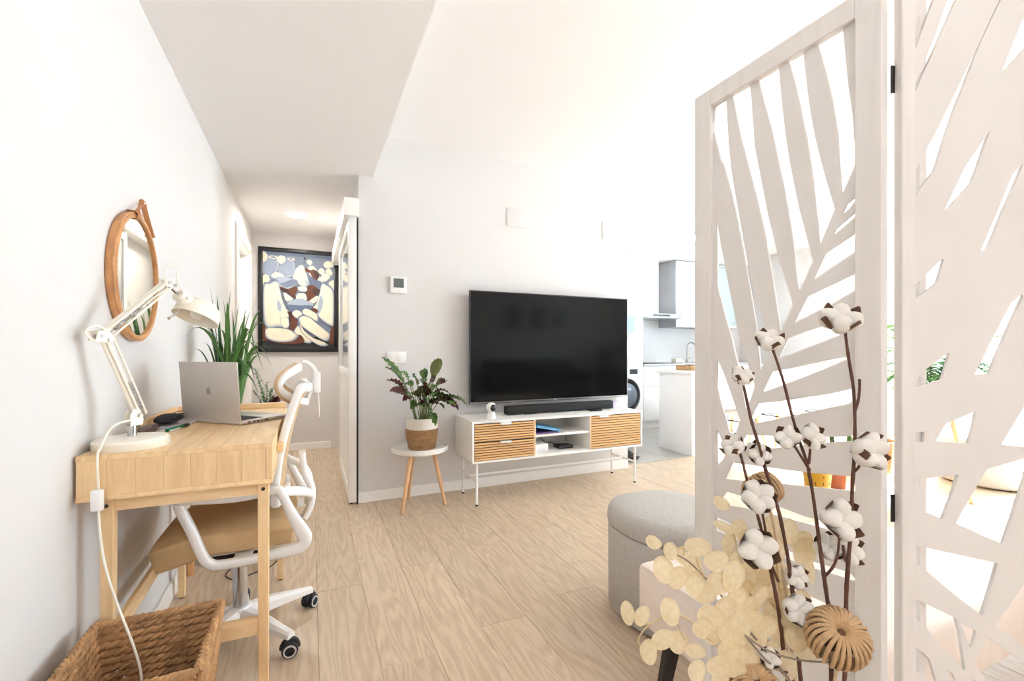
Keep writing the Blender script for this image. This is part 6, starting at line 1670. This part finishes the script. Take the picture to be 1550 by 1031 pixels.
def cotton(label, stem, bolls, side=(), r0=0.0030, r1=0.0018):
    """stem: pixels with distance, top first; bolls: (u, v, t, size px, axis)"""
    t_ = thing('cotton_branch', label, 'dried flower', VC + V((0, 0, 0.02)), 0, 'cotton branches in the vase')
    top = [P(*s) for s in stem]
    end = VC + V(((top[-1].x - VC.x) * 0.4, (top[-1].y - VC.y) * 0.4, 0.49))
    foot = VC + V((-(top[-1].x - VC.x) * 0.25, -(top[-1].y - VC.y) * 0.25, 0.03))
    twig([foot, end] + top[::-1], r0, r1, t_)
    for sd in side:
        twig([P(*s) for s in sd], 0.0020, 0.0015, t_)
    for i, (u, v, t, px, axd) in enumerate(bolls):
        me1, me2 = BOLLS[(i + int(u)) % 3]
        s = px / FPX * t / 1.30
        az = camdir(*axd); ax_ = az.orthogonal().normalized()
        Mr = frame_m((0, 0, 0), ax_, az.cross(ax_), az) @ Matrix.Rotation(u * 0.7, 4, 'Z')
        c = P(u, v, t) - az * 0.34 * s
        o = bpy.data.objects.new('cotton_boll', me1); COL.objects.link(o); o.parent = t_
        o.matrix_basis = wm(t_).inverted() @ (Matrix.Translation(c) @ Mr @ Matrix.Scale(s, 4))
        h = bpy.data.objects.new('husk', me2); COL.objects.link(h); h.parent = o; h.scale = (1.14, 1.14, 1.1)
    return t_
cotton('tallest cotton branch with one big boll at its tip, beside the screen stile',
       [(1279, 500, .60), (1285, 545, .60), (1292, 590, .60), (1294, 640, .60), (1293, 690, .60), (1290, 740, .60), (1288, 800, .60), (1284, 850, .60), (1281, 900, .60), (1280, 960, .605), (1278, 1031, .61)],
       [(1272, 484, .60, 58, (-0.15, 0.75, 0.55)), (1314, 682, .595, 60, (0.45, 0.25, 0.85)), (1284, 832, .62, 46, (0.25, 0.3, 0.8))],
       [[(1293, 625, .60), (1299, 606, .60), (1301, 588, .60), (1301, 574, .60)], [(1291, 715, .60), (1299, 708, .598), (1304, 698, .597)], [(1283, 852, .60), (1278, 842, .605), (1276, 825, .61)]])
cotton('cotton branch with a single boll high up and a pair of bolls halfway down',
       [(1170, 530, .62), (1185, 575, .62), (1199, 630, .62), (1211, 670, .62), (1221, 700, .62), (1229, 740, .62), (1236, 790, .615), (1244, 850, .61), (1251, 900, .61), (1256, 940, .61), (1258, 1031, .61)],
       [(1164, 516, .62, 43, (-0.1, 0.8, 0.5)), (1193, 663, .61, 38, (-0.45, 0.45, 0.5)), (1228, 661, .612, 42, (0.3, 0.35, 0.8)), (1271, 786, .60, 62, (0.15, 0.3, 0.9)), (1254, 828, .625, 42, (-0.3, 0.5, 0.7))],
       [[(1226, 712, .62), (1212, 690, .617), (1202, 674, .614)], [(1224, 702, .62), (1226, 685, .616), (1226, 674, .614)], [(1249, 872, .61), (1261, 858, .608), (1268, 840, .606), (1270, 812, .603)]])
cotton('cotton branch with a small brown-husked boll at its tip by the island view',
       [(1125, 582, .63), (1130, 605, .63), (1138, 640, .63), (1149, 675, .63), (1159, 710, .63), (1170, 745, .628), (1180, 780, .625), (1189, 825, .62), (1195, 860, .62), (1200, 900, .62), (1207, 950, .62), (1212, 1031, .62)],
       [(1123, 570, .63, 34, (0.1, 0.75, 0.45)), (1150, 688, .635, 34, (-0.3, 0.2, 0.8)), (1143, 682, .645, 30, (-0.4, 0.6, 0.4)), (1204, 872, .625, 36, (0.2, 0.1, 0.8)), (1206, 922, .61, 46, (0.1, 0.35, 0.9))],
       [[(1164, 728, .63), (1158, 712, .632), (1153, 698, .634)], [(1203, 935, .612), (1207, 945, .615), (1208, 955, .62)]])
cotton('cotton branch with a drooping boll in an open brown husk near the left stile',
       [(1119, 682, .64), (1124, 700, .64), (1133, 735, .64), (1142, 765, .638), (1152, 800, .635), (1159, 830, .63), (1166, 862, .63), (1174, 900, .625), (1182, 950, .62), (1192, 1031, .62)],
       [(1110, 676, .64, 38, (-0.5, 0.55, 0.15)), (1146, 752, .63, 50, (-0.15, 0.35, 0.85)), (1146, 830, .61, 60, (-0.1, 0.2, 0.95))],
       [[(1178, 880, .625), (1172, 866, .622), (1168, 856, .62), (1157, 842, .617)], [(1166, 862, .63), (1158, 800, .632), (1152, 770, .632)]])
cotton('low cotton branch with one half-hidden boll near the bottom of the bunch',
       [(1172, 1005, .60), (1185, 1018, .605), (1200, 1031, .61)], [(1166, 996, .60, 30, (-0.4, 0.5, 0.6))], r0=0.0022)

# coiled rattan balls on sticks
M_COIL = mat('dried_coil', (190, 156, 114), 0.7, var=0.14, scale=40, bump=0.3, bscale=150)
def coil_ball(label, u, v, t, px, axd, stick):
    c = P(u, v, t); R_ = px / FPX * t
    o = thing('coil_ball', label, 'dried decoration', VC + V((0, 0, 0.02)), 0, 'coiled balls among the dried stems')
    az = camdir(*axd); ex_ = az.orthogonal().normalized(); ey_ = az.cross(ex_)
    bb = bmn(); n_ = 27; rnd = random.Random(int(u))
    tr_ = R_ * 0.066
    for k in range(n_):
        a = 2 * PI * k / n_ + rnd.uniform(-0.04, 0.04)
        e = ex_ * math.cos(a) + ey_ * math.sin(a); f_ = e.cross(az)
        ro = R_ * (0.50 + rnd.uniform(-0.01, 0.01)); ri = R_ * 0.42; hz = R_ * (0.70 + rnd.uniform(-0.02, 0.02))
        tw = 0.35
        pts = []
        for j in range(16):
            q = 2 * PI * j / 16
            p_ = e * (ro + ri * math.cos(q)) + az * hz * math.sin(q) + f_ * R_ * tw * 0.25 * math.sin(q) * (0.5 + 0.5 * math.cos(q))
            pts.append(c + p_)
        tube(bb, pts, tr_, 6, True)
    bl = obj('coil', bb, M_COIL, o, 60); bl['kind'] = 'stuff'
    bb = bmn(); blob(bb, c, R_ * 0.6, R_ * 0.6, R_ * 0.45, None, 2); obj('core', bb, M_HUSK, o, 60)
    foot = VC + V((0.01, 0.0, 0.03))
    bb = bmn(); tube(bb, catmull([c + az * R_ * 0.1] + [P(*s) for s in stick] + [VC + V((0.0, 0.0, 0.49)), foot], 4), 0.0022, 6); obj('stick', bb, mat('pale_stick', (206, 184, 150), 0.7), o, 60)
coil_ball('largest coiled rattan ball low down in front of the screen stile', 1267, 965, .575, 44, (-0.12, 0.80, 0.60), [(1268, 1005, .60), (1262, 1040, .605)])
coil_ball('smaller coiled rattan ball behind the cotton stems in mid-height of the bunch', 1154, 742, .665, 29, (0.25, -0.55, 0.5), [(1170, 790, .66), (1190, 900, .64), (1205, 1031, .62)])
coil_ball('coiled rattan ball just showing at the bottom edge of the bunch', 1138, 1036, .60, 36, (0.1, 0.7, 0.5), [(1165, 1075, .605)])

# lunaria branches: papery round seed pods
m_, nt_, b_ = base_mat('papery_pod')
N_, L_ = nt_.nodes, nt_.links
tc_ = N_.new('ShaderNodeTexCoord'); nz_ = N_.new('ShaderNodeTexNoise'); nz_.inputs['Scale'].default_value = 2.2; nz_.inputs['Detail'].default_value = 6
rp_ = N_.new('ShaderNodeValToRGB'); rp_.color_ramp.elements[0].position = 0.3; rp_.color_ramp.elements[0].color = lin(232, 213, 172); rp_.color_ramp.elements[1].position = 0.75; rp_.color_ramp.elements[1].color = lin(246, 234, 204)
L_.new(tc_.outputs['Object'], nz_.inputs['Vector']); L_.new(nz_.outputs['Fac'], rp_.inputs['Fac']); L_.new(rp_.outputs['Color'], b_.inputs['Base Color'])
b_.inputs['Roughness'].default_value = 0.45
tl_ = N_.new('ShaderNodeBsdfTranslucent'); L_.new(rp_.outputs['Color'], tl_.inputs['Color'])
tp_ = N_.new('ShaderNodeBsdfTransparent'); tp_.inputs['Color'].default_value = lin(250, 236, 205)
mx1 = N_.new('ShaderNodeMixShader'); mx1.inputs['Fac'].default_value = 0.35; mx2 = N_.new('ShaderNodeMixShader'); mx2.inputs['Fac'].default_value = 0.16
L_.new(b_.outputs[0], mx1.inputs[1]); L_.new(tl_.outputs[0], mx1.inputs[2]); L_.new(mx1.outputs[0], mx2.inputs[1]); L_.new(tp_.outputs[0], mx2.inputs[2])
L_.new(mx2.outputs[0], N_['Material Output'].inputs['Surface'])
M_POD = m_
def pod_mesh(seed):
    rnd = random.Random(seed); bb = bmn(); n_ = 20
    cen = bb.verts.new((0, 0, 0.05))
    ph = rnd.uniform(0, 6)
    R1, R2, R3 = [], [], []
    for k in range(n_):
        a = 2 * PI * k / n_
        rr = 1 + 0.04 * math.sin(2 * a + ph) + 0.02 * math.sin(3 * a)
        wz = 0.06 * math.sin(2 * a + ph) + 0.03 * math.sin(3 * a + 1)
        R1.append(bb.verts.new((0.55 * rr * math.cos(a), 0.55 * rr * math.sin(a), 0.04 + wz * 0.4)))
        R2.append(bb.verts.new((0.95 * rr * math.cos(a), 0.95 * rr * math.sin(a), wz)))
        R3.append(bb.verts.new((1.0 * rr * math.cos(a), 1.0 * rr * math.sin(a), wz + 0.03)))
    for k in range(n_):
        k2 = (k + 1) % n_
        bb.faces.new((cen, R1[k], R1[k2])); bb.faces.new((R1[k], R2[k], R2[k2], R1[k2])); bb.faces.new((R2[k], R3[k], R3[k2], R2[k2]))
    tube(bb, [(0, 0.98, 0.0), (0.02, 1.10, 0.01), (0.0, 1.22, 0.0)], [0.025, 0.015, 0.008], 5)
    me = bpy.data.meshes.new('seed_pod'); bb.to_mesh(me); bb.free(); me.materials.append(M_POD)
    for p_ in me.polygons: p_.use_smooth = True
    return me
PODS = [pod_mesh(k) for k in range(4)]
M_PODSTEM = mat('pale_pod_stem', (206, 184, 140), 0.6, var=0.1)
M_GREYSTEM = mat('grey_stem', (140, 128, 112), 0.7, var=0.2)
PODN = [0]
def lunaria(label, stem, pods, twigs=(), m=None):
    t_ = thing('lunaria_branch', label, 'dried flower', VC + V((0, 0, 0.02)), 0, 'lunaria branches in the vase')
    top = [P(*s) for s in stem]
    twig([VC + V((0.015, 0, 0.03)), VC + V((-0.02, 0.01, 0.49))] + top[::-1], 0.0017, 0.0010, t_, m or M_PODSTEM)
    for tw in twigs:
        twig([P(*s) for s in tw], 0.0011, 0.0008, t_, M_PODSTEM)
    rnd = random.Random(len(pods))
    for (u, v, rx, ry, rot, t) in pods:
        PODN[0] += 1
        rotr = math.radians(rot)
        n3 = camdir(rnd.uniform(-0.35, 0.35), rnd.uniform(-0.2, 0.45), 1)
        e1 = (LATV * math.cos(rotr) + V((0, 0, 1)) * math.sin(rotr)); e1 = (e1 - n3 * e1.dot(n3)).normalized(); e2 = n3.cross(e1)
        o = bpy.data.objects.new('seed_pod', PODS[PODN[0] % 4]); COL.objects.link(o); o.parent = t_
        s1, s2 = rx / FPX * t, ry / FPX * t
        o.matrix_basis = wm(t_).inverted() @ (frame_m(P(u, v, t), e1, e2, n3) @ Matrix.Diagonal((s1, s2, (s1 + s2) / 2, 1)))
lunaria('lunaria branch reaching furthest left over the cream sofa end',
        [(962, 945, .57), (985, 944, .57), (1000, 936, .572), (1022, 930, .575), (1042, 938, .58), (1062, 958, .585), (1095, 985, .59), (1140, 1012, .60), (1185, 1040, .605)],
        [(950, 928, 10, 19, 14, .57), (972, 932, 12, 16, -6, .565), (1014, 926, 15, 21, 20, .56), (982, 986, 14, 21, 16, .565), (1004, 968, 18, 16, 10, .57), (1026, 972, 15, 15, 0, .575), (1052, 985, 22, 12, -35, .57),
         (1055, 1016, 16, 16, 0, .575), (1088, 1008, 18, 16, 10, .58), (1104, 985, 19, 19, 0, .585)],
        [[(1000, 936, .572), (978, 950, .57), (966, 968, .567), (970, 980, .566)], [(1022, 930, .575), (1030, 955, .575), (1040, 978, .575)], [(985, 944, .57), (968, 945, .57), (958, 940, .57)]])
lunaria('lunaria branch arching up in front of the left stile of the screen',
        [(1000, 828, .585), (1020, 838, .585), (1042, 850, .588), (1068, 875, .59), (1092, 902, .592), (1115, 930, .596), (1140, 962, .60), (1175, 1005, .605), (1200, 1045, .61)],
        [(989, 821, 12.5, 10, -28, .585), (1015, 834, 11, 13, 20, .58), (1004, 862, 15, 20, 8, .585), (1027, 874, 15, 19, -8, .58), (1056, 828, 19, 15, -8, .585), (1084, 849, 19, 16, 8, .58), (1049, 856, 13, 19, 0, .59), (1051, 884, 16, 18, 0, .585),
         (1066, 898, 17, 19, 0, .59), (1088, 882, 18, 16, 12, .585), (1110, 872, 15, 24, -22, .58), (1098, 925, 20, 22, 0, .59), (1077, 935, 20, 18, 0, .585), (1064, 950, 18, 15, 0, .58), (1116, 905, 16, 20, 20, .595), (1120, 948, 21, 24, 0, .59), (1104, 958, 19, 20, 0, .585), (1032, 842, 10, 14, 30, .59), (1080, 960, 16, 14, 15, .59)],
        [[(1020, 838, .585), (1034, 828, .586), (1035, 842, .585)], [(1068, 875, .59), (1060, 862, .586), (1054, 846, .585)]], M_GREYSTEM)
lunaria('lunaria branch in the middle of the bunch behind the cotton stems',
        [(1170, 785, .66), (1172, 810, .66), (1176, 850, .66), (1180, 900, .65), (1186, 950, .64), (1196, 1010, .625), (1205, 1045, .62)],
        [(1194, 804, 13, 18, -10, .66), (1212, 818, 17, 15, 25, .665), (1217, 834, 16, 22, -30, .66), (1168, 800, 14, 20, 8, .67), (1176, 832, 14, 22, 5, .665), (1165, 862, 13, 24, 0, .66), (1172, 895, 15, 24, 0, .655), (1182, 870, 14, 22, 0, .66), (1168, 925, 14, 22, 0, .65),
         (1193, 940, 12, 16, 30, .62), (1213, 908, 14, 14, 0, .635), (1207, 966, 22, 19, -10, .605), (1222, 985, 20, 16, -20, .605), (1180, 960, 14, 19, 10, .63), (1192, 1006, 14, 20, 0, .61), (1222, 830, 12, 24, 10, .67), (1226, 865, 8, 17, 0, .67), (1188, 906, 13, 18, 0, .645)])
lunaria('short lunaria branch with pods filling the lower middle of the bunch',
        [(1130, 930, .61), (1140, 955, .61), (1155, 985, .61), (1180, 1015, .61), (1200, 1040, .61)],
        [(1132, 920, 17, 20, 0, .605), (1140, 940, 16, 18, 20, .60), (1152, 905, 14, 20, -10, .615), (1136, 972, 17, 15, 0, .60), (1150, 958, 15, 17, 0, .605), (1162, 948, 13, 17, 0, .615), (1122, 992, 17, 15, 10, .595), (1110, 1012, 18, 15, 0, .59), (1142, 1004, 16, 15, 0, .60), (1165, 985, 14, 16, 0, .61), (1090, 1030, 17, 14, 0, .59), (1128, 1024, 17, 15, 0, .595), (1155, 1022, 15, 14, 0, .6), (1178, 1000, 13, 16, 0, .612), (1150, 1040, 16, 14, 0, .6)])
lunaria('lunaria branch with a few pods standing against the left edge of the screen cut-outs',
        [(1100, 800, .66), (1112, 812, .66), (1118, 840, .66), (1130, 880, .65), (1150, 940, .64), (1180, 1010, .62), (1200, 1045, .61)],
        [(1096, 798, 17, 7, -28, .66), (1103, 824, 14, 17, 0, .66), (1118, 800, 12, 14, 10, .67), (1114, 845, 10, 13, 30, .66), (1128, 815, 12, 15, 0, .668), (1092, 762, 14, 9, -40, .67), (1130, 870, 14, 18, 0, .65), (1128, 895, 15, 18, 0, .645), (1142, 885, 14, 17, 0, .65), (1140, 868, 13, 17, 0, .655), (1155, 878, 12, 18, 0, .655)])
# a loose dried grass stem that curves to the coil ball
gs = thing('dried_stem', 'pale curved dried stem running to the largest coiled ball', 'dried stem', VC + V((0, 0, 0.02)))
b = bmn(); tube(b, catmull([P(1128, 962, .58), P(1150, 978, .582), P(1180, 992, .585), P(1215, 1000, .588), P(1256, 1003, .592)], 5), 0.0013, 6); obj('stem', b, M_GREYSTEM, gs)
b = bmn()
tube(b, catmull([VC + V((0.0, -0.01, 0.03)), VC + V((-0.02, 0, 0.49)), P(1200, 1040, .60), P(1160, 1000, .59), P(1128, 962, .58)], 5), 0.0015, 6); obj('stalk', b, M_GREYSTEM, gs)
